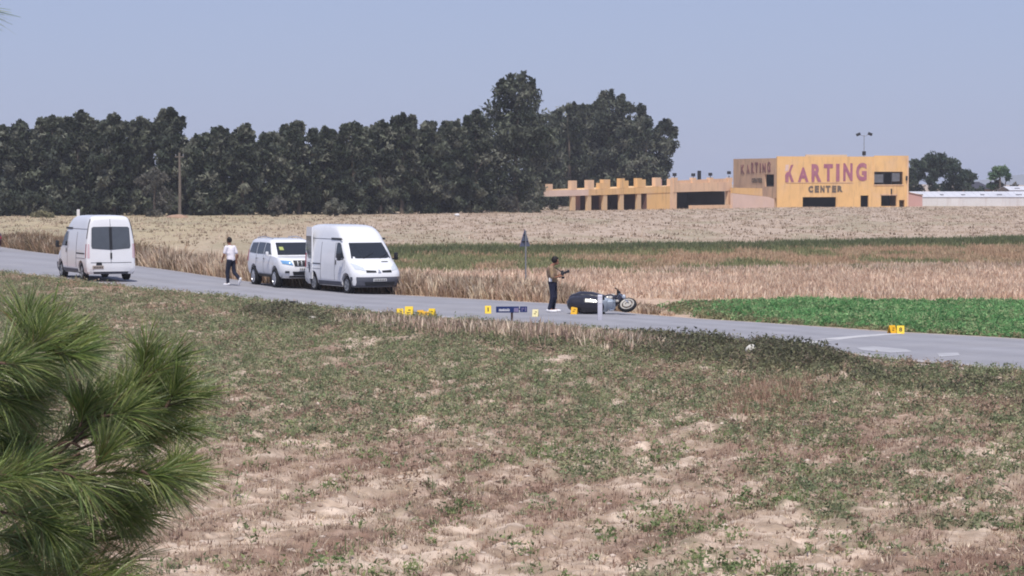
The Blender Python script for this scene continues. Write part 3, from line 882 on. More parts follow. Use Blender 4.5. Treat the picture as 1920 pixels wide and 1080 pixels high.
ANG = R(18)
corner = gp(1457, 388.6)
PF = Plane(corner, Vector((math.cos(ANG), math.sin(ANG), 0)))
W = PF.uv(1703, 380)[0]
ztop = PF.uv(1600, 293.5)[1]
BLD = empty('karting_building', (corner.x, corner.y, 0))
tag(BLD, 'two storey ochre karting building with mauve wall lettering and dark openings', 'building')
ops = [rect(PF, 1505, 1568, 369.5, 392), rect(PF, 1613.5, 1628.5, 366.5, 392), rect(PF, 1652, 1681, 366.5, 386.5), rect(PF, 1639, 1693, 322, 346), rect(PF, 1686, 1696, 375, 392)]
put('front_wall', wall_bm(0, W, -.3, ztop, .3, ops), m_yel, PF, BLD)
PS = Plane(corner, Vector((-math.sin(ANG), math.cos(ANG), 0)))
PS.n = Vector((-math.cos(ANG), -math.sin(ANG), 0))
Ls = PS.uv(1375, 345)[0]
zl = PF.uv(1460, 296.5)[1]
# side wall: local x runs back along the wall, local y must point inwards
class SidePlane(Plane):
    pass
def rect_s(x0, x1, y0, y1):
    a = PS.uv(x1, y1); b = PS.uv(x0, y0)
    return (a[0], b[0], PS.uv((x0 + x1) / 2, y1)[1], PS.uv((x0 + x1) / 2, y0)[1])
sops = [rect_s(1434, 1451, 327, 350), rect_s(1452.6, 1456.4, 371, 392)]
put('side_wall', wall_bm(.302, Ls, -.3, zl, .3, sops), m_tan, PS, BLD)
def slab(name, m, u0, u1, v0, v1, z0, z1, pl, parent, bevel=0):
    bm = bmesh.new(); add_box(bm, u0, u1, v0, v1, z0, z1, bevel=bevel)
    return put(name, bm, m, pl, parent)
slab('back_wall', m_tan, .3, W, Ls - .3, Ls, -.3, ztop - .3, PF, BLD)
slab('end_wall', m_yel, W - .3, W, .302, Ls - .302, -.3, ztop - .05, PF, BLD)
slab('roof', m_tan, .31, W - .31, .31, Ls - .31, ztop - 1.0, ztop - .75, PF, BLD)
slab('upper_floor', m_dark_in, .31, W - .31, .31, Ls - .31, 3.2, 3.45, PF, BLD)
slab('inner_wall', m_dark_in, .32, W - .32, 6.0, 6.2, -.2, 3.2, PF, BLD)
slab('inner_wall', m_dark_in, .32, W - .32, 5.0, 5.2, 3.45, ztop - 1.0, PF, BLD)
# parapet steps on the roof edge
a = PF.uv(1511, 291.2); b = PF.uv(1588, 291.2)
slab('parapet', mat('pale_parapet', C(238, 206, 172, .8), rough=.9, var=.05), a[0], b[0], .02, .28, ztop + .003, a[1] + .12, PF, BLD)
a = PF.uv(1640, 291.5)
slab('parapet', m_yel, a[0], W, .02, .28, ztop + .003, ztop + .16, PF, BLD)
slab('pilaster', m_yel, PF.uv(1638, 330)[0] - .12, PF.uv(1638, 330)[0], -.06, -.002, PF.uv(1638, 345)[1], ztop - .02, PF, BLD)
slab('pilaster', m_pink, W - .28, W + .002, -.07, -.002, -.2, ztop - .02, PF, BLD)
slab('window_sill', m_pink, ops[3][0] - .1, ops[3][1] + .1, -.1, .28, ops[3][2] - .13, ops[3][2] - .002, PF, BLD)
for k in (.34, .62):
    uu = ops[3][0] * (1 - k) + ops[3][1] * k
    slab('window_mullion', m_black, uu - .07, uu + .07, .1, .2, ops[3][2] + .002, ops[3][3] - .002, PF, BLD)
slab('broken_pane', mat('dusty_pane', C(120, 122, 128, .7), rough=.3, var=.2, scale=2), ops[3][0] + .05, ops[3][0] * .66 + ops[3][1] * .34 - .09, .14, .16, ops[3][2] + .3, ops[3][3] - .4, PF, BLD)
slab('broken_pane', MATS['dusty_pane'], ops[3][0] * .38 + ops[3][1] * .62 + .09, ops[3][1] - .5, .14, .16, ops[3][2] + .5, ops[3][3] - .15, PF, BLD)
slab('door_lintel', m_tan, ops[2][0] - .15, ops[2][1] + .15, -.05, -.002, ops[2][3] + .02, ops[2][3] + .2, PF, BLD)
q = PF.uv(1671, 358)
slab('drain_spout', m_black, q[0] - .08, q[0] + .08, -.2, -.002, q[1] - .5, q[1] + .35, PF, BLD)
q = PF.uv(1699, 334)
slab('wall_lamp', m_black, q[0] - .12, q[0] + .12, -.3, -.072, q[1] - .35, q[1] + .35, PF, BLD)
# lettering ledge line under KARTING
a = PF.uv(1474, 341.6); b = PF.uv(1600, 340.6)
slab('sign_ledge', m_tan, a[0], b[0], -.06, -.002, a[1] - .12, a[1] - .02, PF, BLD)

def text_mesh(ch, offset=.03):
    cu = bpy.data.curves.new('t', 'FONT'); cu.body = ch; cu.extrude = .02; cu.offset = offset; cu.resolution_u = 3
    o = bpy.data.objects.new('t', cu); COL.objects.link(o)
    dg = bpy.context.evaluated_depsgraph_get()
    me = bpy.data.meshes.new_from_object(o.evaluated_get(dg))
    bpy.data.objects.remove(o); bpy.data.curves.remove(cu)
    return me

def letter(ch, pl, px0, px1, py0, py1, m, parent, depth=.05, offset=.03, flip=False):
    me = text_mesh(ch, offset)
    co = np.array([v.co[:] for v in me.vertices]); lo, hi = co.min(0), co.max(0)
    u0 = pl.uv(px0, (py0 + py1) / 2)[0]; u1 = pl.uv(px1, (py0 + py1) / 2)[0]
    z0 = pl.uv((px0 + px1) / 2, py1)[1]; z1 = pl.uv((px0 + px1) / 2, py0)[1]
    bm = bmesh.new(); bm.from_mesh(me); bpy.data.meshes.remove(me)
    for v in bm.verts:
        fx = (v.co.x - lo[0]) / max(1e-6, hi[0] - lo[0]); fz = (v.co.y - lo[1]) / (hi[1] - lo[1]); fy = (v.co.z - lo[2]) / (hi[2] - lo[2])
        v.co = (u0 + (u1 - u0) * fx, -.004 - depth * fy, z0 + (z1 - z0) * fz)
    return put('letter', bm, m, pl, parent)

for ch, x0, x1, y0, y1 in [('A', 1496, 1516, 314, 341.5), ('R', 1521.5, 1540, 307.5, 341), ('T', 1544.5, 1561.5, 307.5, 340), ('I', 1567.5, 1574, 307, 340), ('N', 1581, 1598.5, 306, 339.5), ('G', 1605, 1625, 305, 339.5)]:
    letter(ch, PF, x0, x1, y0, y1, m_mauve, BLD, offset=.045)
# K has lost the upper part of its stem
def poly_letter(polys, pl, m, parent, depth=.05):
    bm = bmesh.new()
    for k, pp in enumerate(polys):
        q = [pl.uv(*p) for p in pp]
        dd = depth + k * .003
        lo = [bm.verts.new((u, -.004, z)) for u, z in q]; hi = [bm.verts.new((u, -.004 - dd, z)) for u, z in q]
        bm.faces.new(hi); n = len(q)
        for i in range(n): bm.faces.new((lo[i], lo[(i + 1) % n], hi[(i + 1) % n], hi[i]))
    return put('letter', bm, m, pl, parent)
poly_letter([[(1472.5, 341.5), (1472, 328), (1475, 323), (1478.5, 322), (1478.5, 341.5)],
             [(1476, 330), (1483, 309.5), (1487.5, 308.5), (1480, 328)],
             [(1477.5, 325), (1482, 323), (1488.5, 341), (1483.5, 341.3)]], PF, m_mauve, BLD)
poly_letter([[(1472, 321), (1473, 309), (1479, 308.5), (1478, 320)]], PF, mat('bleached_letter_ghost', C(240, 208, 196, .8), var=.1), BLD, depth=.02)
for ch, x0, x1 in [('C', 1515.5, 1524.5), ('E', 1527.5, 1535.5), ('N', 1538, 1546), ('T', 1548, 1557), ('E', 1560, 1568), ('R', 1570, 1580)]:
    letter(ch, PF, x0, x1, 348 if ch != 'C' else 348.5, 361 if ch != 'R' else 360, m_greyl, BLD, offset=.07)
# side wall lettering: local u runs away from the corner, so mirror it
def side_letter(ch, px0, px1, py0, py1, m):
    me = text_mesh(ch, .05)
    co = np.array([v.co[:] for v in me.vertices]); lo, hi = co.min(0), co.max(0)
    mid = (py0 + py1) / 2
    u0 = PS.uv(px0, mid)[0]; u1 = PS.uv(px1, mid)[0]
    z0 = PS.uv((px0 + px1) / 2, py1)[1]; z1 = PS.uv((px0 + px1) / 2, py0)[1]
    bm = bmesh.new(); bm.from_mesh(me); bpy.data.meshes.remove(me)
    for v in bm.verts:
        fx = (v.co.x - lo[0]) / max(1e-6, hi[0] - lo[0]); fz = (v.co.y - lo[1]) / (hi[1] - lo[1]); fy = (v.co.z - lo[2]) / (hi[2] - lo[2])
        v.co = (u0 + (u1 - u0) * fx, -.004 - .06 * fy, z0 + (z1 - z0) * fz)
    put('letter', bm, m, PS, BLD)
for ch, x0, x1, y0, y1 in [('K', 1389.5, 1396, 309, 326), ('A', 1400, 1405.5, 309, 325.5), ('R', 1409, 1414, 304.5, 325), ('T', 1416, 1422, 304.5, 324), ('I', 1425, 1427, 306, 324), ('N', 1430, 1436, 306, 324), ('G', 1439, 1445, 303, 323.5)]:
    side_letter(ch, x0, x1, y0, y1, m_mauve2)
for i, ch in enumerate('CENTER'):
    side_letter(ch, 1410 + i * 3.4, 1412.8 + i * 3.4, 334, 342.5, m_greyl)

# low wing and ramp left of the main block
b0 = gp(1075, 395.3); b1 = gp(1372, 390.2)
PW = Plane(b0, b1 - b0)
WING = empty('colonnade_wing', (b0.x, b0.y, 0))
tag(WING, 'low unfinished ochre colonnade with stub posts left of the karting building', 'building')
def wbox(name, m, x0, x1, y0, y1, dep=.35, back=0.0, py_mid=None):
    a = PW.uv(x0, y1); b = PW.uv(x1, y0)
    za = PW.uv((x0 + x1) / 2, y1)[1]; zb = PW.uv((x0 + x1) / 2, y0)[1]
    bm = bmesh.new(); add_box(bm, a[0], b[0], back, back + dep, za, zb)
    return put(name, bm, m, PW, WING)
def wbeam(name, m, x0, x1, t0, t1, b0_, b1_, dep, back=-.06):
    """beam whose top and bottom edges slope"""
    bm = bmesh.new()
    q = [PW.uv(x0, b0_), PW.uv(x1, b1_), PW.uv(x1, t1), PW.uv(x0, t0)]
    f = [bm.verts.new((u, back, z)) for u, z in q]; r_ = [bm.verts.new((u, back + dep, z)) for u, z in q]
    bm.faces.new(f); bm.faces.new(r_[::-1])
    for i in range(4): bm.faces.new((f[i], r_[i], r_[(i + 1) % 4], f[(i + 1) % 4]))
    return put(name, bm, m, PW, WING)
wbeam('roof_slab', m_pale_pink, 1029, 1103, 357.5, 355.5, 368.5, 366.5, .9)
wbeam('roof_slab', m_yel, 1103.2, 1256, 355.5, 349, 366.5, 361, 7.0)
for x in (1075.5, 1105, 1135, 1166, 1198.5):
    wbox('column', mat('cream_column', C(232, 198, 158, .8), rough=.9, var=.06), x - 3.6, x + 3.6, 362 + (1198 - x) * .035, 398)
wbox('column', m_rose, 1118.5, 1124, 366, 396, back=3.2)
wbox('column', m_pink, 1154.2, 1156.6, 368, 396, back=2.4)
wbox('solid_wall', m_yel, 1213, 1256, 361.5, 397, dep=.4)
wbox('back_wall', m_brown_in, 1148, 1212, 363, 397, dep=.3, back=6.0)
for x, y0, hw in ((1033, 345, 3.6), (1077, 338.5, 5.0), (1108.5, 337.5, 5.6), (1128, 343, 3.4), (1138, 336.5, 6.4), (1167.5, 334.5, 4.2), (1175.5, 338.5, 3.4), (1199.5, 334, 4.4), (1207.5, 336.5, 3.6), (1234.5, 333, 5.2)):
    zb = 357.5 - (x - 1029) * .0375
    wbox('stub_post', m_pink if x < 1110 or x > 1230 else m_yel, x - hw, x + hw, y0, zb - .1, dep=.6, back=.02)
def ret_wall(m, px, py0, back0, back1, th=.25):
    u, z = PW.uv(px, py0); bm = bmesh.new(); add_box(bm, u - th, u, back0, back1, -.3, z)
    return put('return_wall', bm, m, PW, WING)
ret_wall(m_brown_in, 1213, 362.2, .02, 6.2)
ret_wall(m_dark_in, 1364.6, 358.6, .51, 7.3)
# middle bay with the wide opening
wbeam('bay_beam', m_pink, 1262, 1372, 344, 341, 360.5, 357.5, .5)
wbox('bay_pier', m_pink, 1256.2, 1262, 335, 397, dep=.55)
wbox('bay_pier', m_pink, 1262.2, 1269, 360.6, 397, dep=.5)
wbox('bay_pier', m_pink, 1365, 1372, 358, 397, dep=.5)
wbox('low_wall', m_pink, 1290, 1364.8, 384.5, 397, dep=.5, back=-.6)
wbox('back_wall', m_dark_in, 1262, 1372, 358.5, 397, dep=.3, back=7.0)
wbeam('roof_slab', m_pink, 1264, 1371, 349.5, 347, 355.5, 353, 7.2, back=.5)
for x in (1267, 1302, 1334, 1370):
    wbox('parapet_post', m_pink, x - 3.6, x + 3.6, 333, 344 - (x - 1262) * .027 - .1, dep=.5, back=.0)
wbeam('parapet', m_tan, 1270.8, 1366.2, 338.5, 334.5, 343.6, 341.2, .15, back=.2)
for x, y0 in ((1267, 324.5), (1302, 325), (1334, 324), (1369, 321)):
    a = PW.uv(x, 328)
    bm = bmesh.new()
    add_tube(bm, [(a[0], .2, PW.uv(x, 333)[1]), (a[0], .2, PW.uv(x, 329)[1])], .07, 6)
    zz = PW.uv(x, y0)[1]
    add_box(bm, a[0] - .24, a[0] + .24, .0, .4, zz - .45, zz)
    put('parapet_lamp', bm, m_black, PW, WING)
wbox('parapet_lamp', m_black, 1314.6, 1319, 320, 337, dep=.25, back=.4)
wbox('service_pipe', m_rose, 1243, 1244.4, 336, 349, dep=.15, back=.3)
# ramp wall in front of the main block's side
RMP = empty('ramp_wall', (corner.x - 4, corner.y, 0))
tag(RMP, 'sloping pale pink ramp wall between colonnade and karting block', 'wall')
r0 = gp(1373, 390.4); r1 = gp(1452.5, 389.2)
PR = Plane(r0, r1 - r0)
def rbeam(name, m, pts, dep, back):
    bm = bmesh.new(); q = [PR.uv(*p) for p in pts]; n = len(q)
    f = [bm.verts.new((u, back, z)) for u, z in q]; r_ = [bm.verts.new((u, back + dep, z)) for u, z in q]
    bm.faces.new(f); bm.faces.new(r_[::-1])
    for i in range(n): bm.faces.new((f[i], r_[i], r_[(i + 1) % n], f[(i + 1) % n]))
    return put(name, bm, m, PR, RMP)
rbeam('lower_panel', m_pale_pink, [(1373.5, 392), (1451.5, 392), (1451.5, 373), (1440, 369), (1373.5, 362.5)], .4, 0)
rbeam('upper_band', m_yel, [(1374, 362.0), (1430, 367.6), (1430, 353), (1374, 352)], .35, .05)
# pink lean-to right of the block
e = empty('lean_to', tuple(gp(1704, 387.0))); e.location.z = 0
tag(e, 'small rose coloured lean-to with sloping top right of the karting block', 'shed')
PL = Plane(gp(1704, 387), Vector((1, .15, 0)))
bm = bmesh.new(); q = [PL.uv(*p) for p in ((1703.5, 389), (1729.5, 389), (1729.5, 367), (1703.5, 361))]
f = [bm.verts.new((u, 0, z)) for u, z in q]; r_ = [bm.verts.new((u, 4, z)) for u, z in q]
bm.faces.new(f); bm.faces.new(r_[::-1])
for i in range(4): bm.faces.new((f[i], r_[i], r_[(i + 1) % 4], f[(i + 1) % 4]))
put('wall', bm, m_rose, PL, e)
bm = bmesh.new(); q = [PL.uv(*p) for p in ((1703.5, 360.8), (1731, 366.8), (1731, 366), (1703.5, 360))]
f = [bm.verts.new((u, -.15, z)) for u, z in q]; r_ = [bm.verts.new((u, 4.1, z)) for u, z in q]
bm.faces.new(f); bm.faces.new(r_[::-1])
for i in range(4): bm.faces.new((f[i], r_[i], r_[(i + 1) % 4], f[(i + 1) % 4]))
put('roof', bm, m_tan, PL, e)

# white sheds at right
m_white_sheet = mat('white_sheeting', C(232, 229, 230, .82), rough=.8, var=.05, scale=.25, dirt=C(200, 196, 198, .8), dirt_amt=.5, streak=.25)
m_white_roof = mat('white_roof_sheet', C(222, 222, 230, .82), rough=.6, var=.05, scale=.3, dirt=C(186, 186, 194, .8), dirt_amt=.5)
def shed(label, px0, px1, base, eave, ridge, d, dep):
    p = at(px0, base, d); e = empty('white_shed', (p.x, p.y, 0)); tag(e, label, 'shed')
    PX = Plane(p, Vector((1, .02, 0)))
    u1 = PX.uv(px1, base)[0]; ze = PX.uv(px0, eave)[1]; zr = PX.uv(px0, ridge)[1]
    bm = bmesh.new(); add_box(bm, 0, u1, 0, .15, -.2, ze); put('wall', bm, m_white_sheet, PX, e)
    bm = bmesh.new(); add_box(bm, 0, u1, dep - .15, dep, -.2, ze); put('wall', bm, m_white_sheet, PX, e)
    n = max(6, int(u1 / 1.1))
    me = None
    for k in range(n):
        a0, a1 = u1 * k / n, u1 * (k + 1) / n - .03
        bm = bmesh.new()
        add_box(bm, a0, a1, -.1, dep / 2, 0, .05)
        for v in bm.verts: v.co.z += ze + (zr - ze) * (v.co.y + .1) / (dep / 2 + .1) + .01 + random.uniform(0, .008)
        put('roof_panel', bm, m_white_roof, PX, e)
    bm = bmesh.new(); add_box(bm, 0, u1, dep / 2 + .002, dep + .1, 0, .05)
    for v in bm.verts: v.co.z += zr - (zr - ze) * (v.co.y - dep / 2) / (dep / 2 + .1) + .01
    put('rear_roof', bm, m_white_roof, PX, e)
    for k in range(int(u1 / 3.2)):
        bm = bmesh.new(); uu = 1.2 + k * 3.2 + random.uniform(-.5, .5)
        zz = ze + (zr - ze) * .35
        add_box(bm, uu, uu + random.uniform(.5, .9), dep * .14, dep * .2, zz, zz + .22)
        put('roof_vent', bm, mat('grey_vent', C(150, 150, 158, .8), var=.1), PX, e)
    for k in range(n // 2):
        uu = u1 * (2 * k + 1) / n
        bm = bmesh.new(); add_box(bm, uu - .05, uu + .05, -.06, -.002, -.2, ze - .05); put('wall_batten', bm, m_white_sheet, PX, e)
    return e
shed('long low white shed stretching right from the yellow building', 1716, 1990, 386.5, 370, 360, 436, 12)
shed('higher white shed roof showing behind the long one at the right edge', 1892, 1990, 384, 357, 350, 452, 10)
# dark hipped roof behind the sheds
e = empty('dark_roofed_house', (at(1834, 380, 470).x, 470, 0)); tag(e, 'house with dark slate hipped roof behind the white shed', 'house')
def hip(x0, x1, xr0, xr1, z0, z1, dy, m, nm):
    bm = bmesh.new()
    v = [bm.verts.new(p) for p in ((x0, 0, z0), (x1, 0, z0), (x1, dy, z0), (x0, dy, z0), (xr0, dy / 2, z1), (xr1, dy / 2, z1))]
    for f in ((0, 1, 5, 4), (1, 2, 5), (2, 3, 4, 5), (3, 0, 4), (3, 2, 1, 0)): bm.faces.new([v[i] for i in f])
    return from_bm(nm, bm, m, e)
hip(-3.6, 3.0, -1.8, .6, 2.6, at(1830, 341, 470).z, 6, mat('dark_slate', C(84, 84, 98, .6), rough=.8, var=.1), 'roof')
bm = bmesh.new(); add_box(bm, -3.2, 2.6, .4, 5.6, -.2, 2.595); from_bm('wall', bm, m_tan, e)

# ------------------------------------------------------------------ poles and far bits
m_wood = mat('weathered_wood', C(132, 122, 112, .65), rough=.9, var=.2, scale=5)
m_grey = mat('galvanised_grey', C(150, 152, 160, .8), rough=.6, var=.1, scale=8, metallic=.3)
def pole_light():
    b = at(1620, 300, (PF.o + PF.u * PF.uv(1620, 300)[0]).y + 4.5)
    e = empty('flood_light_pole', (b.x, b.y, ztop - .74)); tag(e, 'tall thin pole with two floodlights on the karting building roof', 'lamp post')
    dd = b.y; z = lambda py: at(1620, py, dd).z - (ztop - .74)
    bm = bmesh.new(); add_tube(bm, [(0, 0, .0), (0, 0, z(253))], [.07, .05], 8); from_bm('pole', bm, m_grey, e, smooth=60)
    bm = bmesh.new(); add_box(bm, -.28, .28, -.2, .2, z(291.5), z(283.5), bevel=.04); from_bm('control_box', bm, m_black, e)
    k = dd / F
    bm = bmesh.new(); add_tube(bm, [(-9 * k, 0, z(252.5)), (0, 0, z(255.5)), (9 * k, 0, z(252))], .04, 6); from_bm('crossarm', bm, m_grey, e)
    for s, py in ((-1, 252), (1, 251.3)):
        bm = bmesh.new(); add_box(bm, -.34, .34, -.28, .28, -.22, .22, mtx=Matrix.Translation((s * 11 * k, -.1, z(py))) @ Matrix.Rotation(s * R(22), 4, 'Y'), bevel=.06)
        from_bm('floodlight', bm, m_black, e)
pole_light()
p = gp(337, 407.5); e = empty('utility_pole', (p.x, p.y, p.z)); tag(e, 'slim grey wooden utility pole standing in front of the windbreak', 'utility pole')
hp = at(337, 286, p.y).z - p.z
bm = bmesh.new(); add_tube(bm, [(0, 0, -.3), (.03, 0, hp * .5), (0, 0, hp)], [.19, .16, .12], 8); from_bm('pole', bm, m_wood, e, smooth=60)
bm = bmesh.new(); add_box(bm, -.5, .5, -.06, .06, hp - .55, hp - .42); from_bm('crossarm', bm, m_wood, e)
for s in (-.42, 0, .42):
    bm = bmesh.new(); add_lathe(bm, [(.05, 0), (.07, .08), (.04, .12), (.06, .2), (.03, .24)], Matrix.Translation((s, 0, hp - .42)) @ Matrix.Rotation(R(90), 4, 'X'), 8); from_bm('insulator', bm, m_grey, e)
# earth mound at the pole foot
p = gp(335, 408); bm = bmesh.new()
add_ball(bm, (p.x, p.y - 1.0, -.05), 1.0, 3, (1.3, .8, .42), .07); o = from_bm('soil_mound', bm, mat('orange_earth', C(188, 154, 132, .7), var=.2, scale=2.5), smooth=60)
tag(o, 'orange earth mound heaped at the foot of the utility pole', 'mound')
# white post seen over the rear-view van
p = gp(147, 411); e = empty('marker_post', tuple(p)); tag(e, 'thin white marker post rising above the roof of the rear-view van', 'post')
m_wpost = mat('white_post_paint', C(232, 230, 232, .85), rough=.7, var=.06, scale=4)
hh = at(147, 393, p.y).z - p.z
bm = bmesh.new(); add_box(bm, -.16, .16, -.12, .12, -.1, hh, bevel=.03); from_bm('post', bm, m_wpost, e)
bm = bmesh.new(); add_box(bm, -.13, .13, -.1, .1, hh + .002, hh + .06, bevel=.02); from_bm('post_cap', bm, m_grey, e)
p = gp(857, 406); bm = bmesh.new(); add_ball(bm, (0, 0, .18), .3, 2, (1, .8, .62), .12); o = from_bm('white_boulder', bm, m_wpost, smooth=60, loc=tuple(p)); tag(o, 'small white boulder alone at the far edge of the stubble field', 'stone')

# ------------------------------------------------------------------ vehicles (lofted from horizontal slices)
m_white = mat('white_car_paint', C(240, 240, 244, .86), rough=.25, var=.02, scale=2, spec=.5, coat=.5, dirt=C(206, 200, 196, .8), dirt_amt=.16)
m_maroon = mat('dark_maroon_paint', C(74, 44, 50, .8), rough=.3, var=.05, coat=.5, spec=.5)
m_glass = mat('dark_window_glass', (.018, .021, .026), rough=.06, var=.1, spec=.6)
m_rglass = mat('tinted_rear_glass', (.075, .085, .10), rough=.16, var=.12, scale=4, spec=.6)
m_bump = mat('grey_bumper_plastic', C(96, 98, 110, .72), rough=.6, var=.08, scale=6)
m_dark = mat('black_trim_plastic', C(48, 50, 56, .65), rough=.55, var=.1, scale=6)
m_tyre = mat('tyre_rubber', C(46, 46, 50, .6), rough=.9, var=.12, scale=12)
m_rim = mat('alloy_rim', C(196, 198, 206, .8), rough=.35, var=.06, scale=6, metallic=.6)
m_steel = mat('steel_rim', C(150, 152, 158, .8), rough=.5, var=.1, scale=6, metallic=.3)
m_tail = mat('red_tail_lens', C(170, 60, 70, .75), rough=.2, var=.06, spec=.6)
m_tailp = mat('pale_tail_lens', C(226, 196, 204, .8), rough=.2, var=.06, spec=.6)
m_amber = mat('amber_lens', C(230, 150, 60, .8), rough=.2, var=.05)
m_lamp = mat('clear_headlamp', C(214, 220, 228, .8), rough=.12, var=.08, scale=9, spec=.7)
m_blue = mat('blue_tinted_lamp', C(120, 170, 220, .8), rough=.15, var=.1, scale=9, spec=.7)
m_plate = mat('plate_white', C(226, 226, 228, .85), rough=.5, var=.03)
m_plate_y = mat('plate_dull', C(190, 176, 166, .8), rough=.5, var=.06)
m_ink = mat('plate_ink', C(60, 60, 66, .7), rough=.6, var=.05)
m_seam = mat('panel_gap', C(120, 122, 132, .6), rough=.8, var=.03)

class Body:
    """rows: (z, rear x, front x, half width, front corner r, rear corner r, front bow)"""
    def __init__(s, rows):
        s.rows = rows; s.Z = np.array([r[0] for r in rows], float)
        s.A = np.array([r[1:] for r in rows], float)
    def par(s, z): return [float(np.interp(z, s.Z, s.A[:, k])) for k in range(6)]
    def side_y(s, z): return s.par(z)[2]
    def front_x(s, y, z):
        xr, xf, hw, rf, rr, bow = s.par(z); y = min(abs(y), hw)
        x = xf - bow * (y / hw) ** 2
        k = y - (hw - rf)
        if k > 0: x = xf - bow * (y / hw) ** 2 - (rf - math.sqrt(max(0, rf * rf - k * k)))
        return x
    def rear_x(s, y, z):
        xr, xf, hw, rf, rr, bow = s.par(z); y = min(abs(y), hw)
        k = y - (hw - rr); x = xr
        if k > 0: x = xr + (rr - math.sqrt(max(0, rr * rr - k * k)))
        return x
    def ring(s, z):
        xr, xf, hw, rf, rr, bow = s.par(z); half = []
        for y in np.linspace(0, hw - rf, 5): half.append((s.front_x(y, z), y))
        for a in np.linspace(0, 90, 7)[1:]:
            y = hw - rf + rf * math.sin(R(a)); half.append((s.front_x(y - 1e-6, z) if a < 90 else xf - bow - rf, y))
        x0 = xf - bow - rf; x1 = xr + rr
        for t in np.linspace(0, 1, 7)[1:]: half.append((x0 + (x1 - x0) * t, hw))
        for a in np.linspace(90, 0, 5)[1:]: half.append((xr + rr - rr * math.cos(R(a)), hw - rr + rr * math.sin(R(a))))
        half.append((xr, 0))
        return [(x, y, z) for x, y in half] + [(x, -y, z) for x, y in half[-2:0:-1]]
    def build(s, wheels, wr, holes=True):
        bm = bmesh.new(); rings = [[bm.verts.new(p) for p in s.ring(z)] for z in s.Z]
        n = len(rings[0])
        for i in range(len(rings) - 1):
            for j in range(n): bm.faces.new((rings[i][j], rings[i][(j + 1) % n], rings[i + 1][(j + 1) % n], rings[i + 1][j]))
        bm.faces.new(rings[0][::-1]); bm.faces.new(rings[-1])
        bmesh.ops.recalc_face_normals(bm, faces=bm.faces)
        me = bpy.data.meshes.new('b'); bm.to_mesh(me); bm.free()
        o = bpy.data.objects.new('b', me); COL.objects.link(o); tmp = []
        for wx, wy in wheels:
            cb = bmesh.new(); add_lathe(cb, [(wr, -.22), (wr, .5)] if wy > 0 else [(wr, -.5), (wr, .22)], Matrix.Translation((wx, wy, wr * .90)), 28)
            bmesh.ops.recalc_face_normals(cb, faces=cb.faces)
            cm = bpy.data.meshes.new('c'); cb.to_mesh(cm); cb.free()
            co = bpy.data.objects.new('c', cm); COL.objects.link(co); tmp.append(co)
            md = o.modifiers.new('x', 'BOOLEAN'); md.operation = 'DIFFERENCE'; md.object = co; md.solver = 'EXACT'
        dg = bpy.context.evaluated_depsgraph_get()
        out = bpy.data.meshes.new_from_object(o.evaluated_get(dg))
        for t in tmp: bpy.data.objects.remove(t)
        bpy.data.objects.remove(o)
        out.materials.clear()
        out.shade_smooth(); out.set_sharp_from_angle(angle=R(32))
        return out
    def panel(s, name, face, poly, m, parent, off=.008, sgn=1, thick=.012, cuts=7):
        """thin panel hugging the body; poly in (x,z) for 'side' or (y,z) for 'front'/'rear'"""
        bm = bmesh.new()
        f = bm.faces.new([bm.verts.new((a, 0, z)) for a, z in poly])
        zs = [p[1] for p in poly]; as_ = [p[0] for p in poly]
        for k in range(1, cuts):
            zc = min(zs) + (max(zs) - min(zs)) * k / cuts; ac = min(as_) + (max(as_) - min(as_)) * k / cuts
            bmesh.ops.bisect_plane(bm, geom=bm.verts[:] + bm.edges[:] + bm.faces[:], plane_co=(0, 0, zc), plane_no=(0, 0, 1))
            if face != 'side':
                bmesh.ops.bisect_plane(bm, geom=bm.verts[:] + bm.edges[:] + bm.faces[:], plane_co=(ac, 0, 0), plane_no=(1, 0, 0))
        r = bmesh.ops.extrude_face_region(bm, geom=bm.faces[:])
        outer = {v for v in r['geom'] if isinstance(v, bmesh.types.BMVert)}
        for v in bm.verts:
            a, z = v.co.x, v.co.z; o_ = off if v in outer else off - thick
            if face == 'side': v.co = (a, sgn * (s.side_y(z) + o_), z)
            elif face == 'front': v.co = (s.front_x(a, z) + o_ * 1.3, a, z + (o_ if False else 0))
            else: v.co = (s.rear_x(a, z) - o_, a, z)
        return from_bm(name, bm, m, parent, smooth=30)

def strip(x0, z0, x1, z1, w=.014):
    d = Vector((x1 - x0, z1 - z0)); n = Vector((-d.y, d.x)).normalized() * w / 2
    return [(x0 - n.x, z0 - n.y), (x1 - n.x, z1 - n.y), (x1 + n.x, z1 + n.y), (x0 + n.x, z0 + n.y)]

def wheel(parent, x, y, r, w, rimm, spokes=6):
    wd = empty('wheel', (x, y, r), 0, parent); s = 1 if y > 0 else -1
    bm = bmesh.new()
    add_lathe(bm, [(r * .66, -w / 2), (r * .9, -w / 2), (r * .985, -w * .38), (r, -w * .2), (r, w * .2), (r * .985, w * .38), (r * .9, w / 2), (r * .66, w / 2), (r * .62, w * .3), (r * .62, -w * .3)], seg=28, loop=True)
    from_bm('tyre', bm, m_tyre, wd, smooth=40)
    bm = bmesh.new()
    add_lathe(bm, [(r * .64, s * w * .40), (r * .655, s * w * .47), (r * .60, s * w * .49), (r * .57, s * w * .36), (r * .2, s * w * .34)], seg=28)
    for k in range(spokes):
        a = 2 * math.pi * k / spokes
        add_box(bm, 0, r * .6, -.02, .02, -r * .085, r * .085, mtx=Matrix.Translation((0, s * w * .40, 0)) @ Matrix.Rotation(a, 4, 'Y'))
    add_lathe(bm, [(.001, s * w * .30), (r * .17, s * w * .32), (r * .15, s * w * .47), (.001, s * w * .49)], seg=14)
    from_bm('rim', bm, rimm, wd, smooth=35)

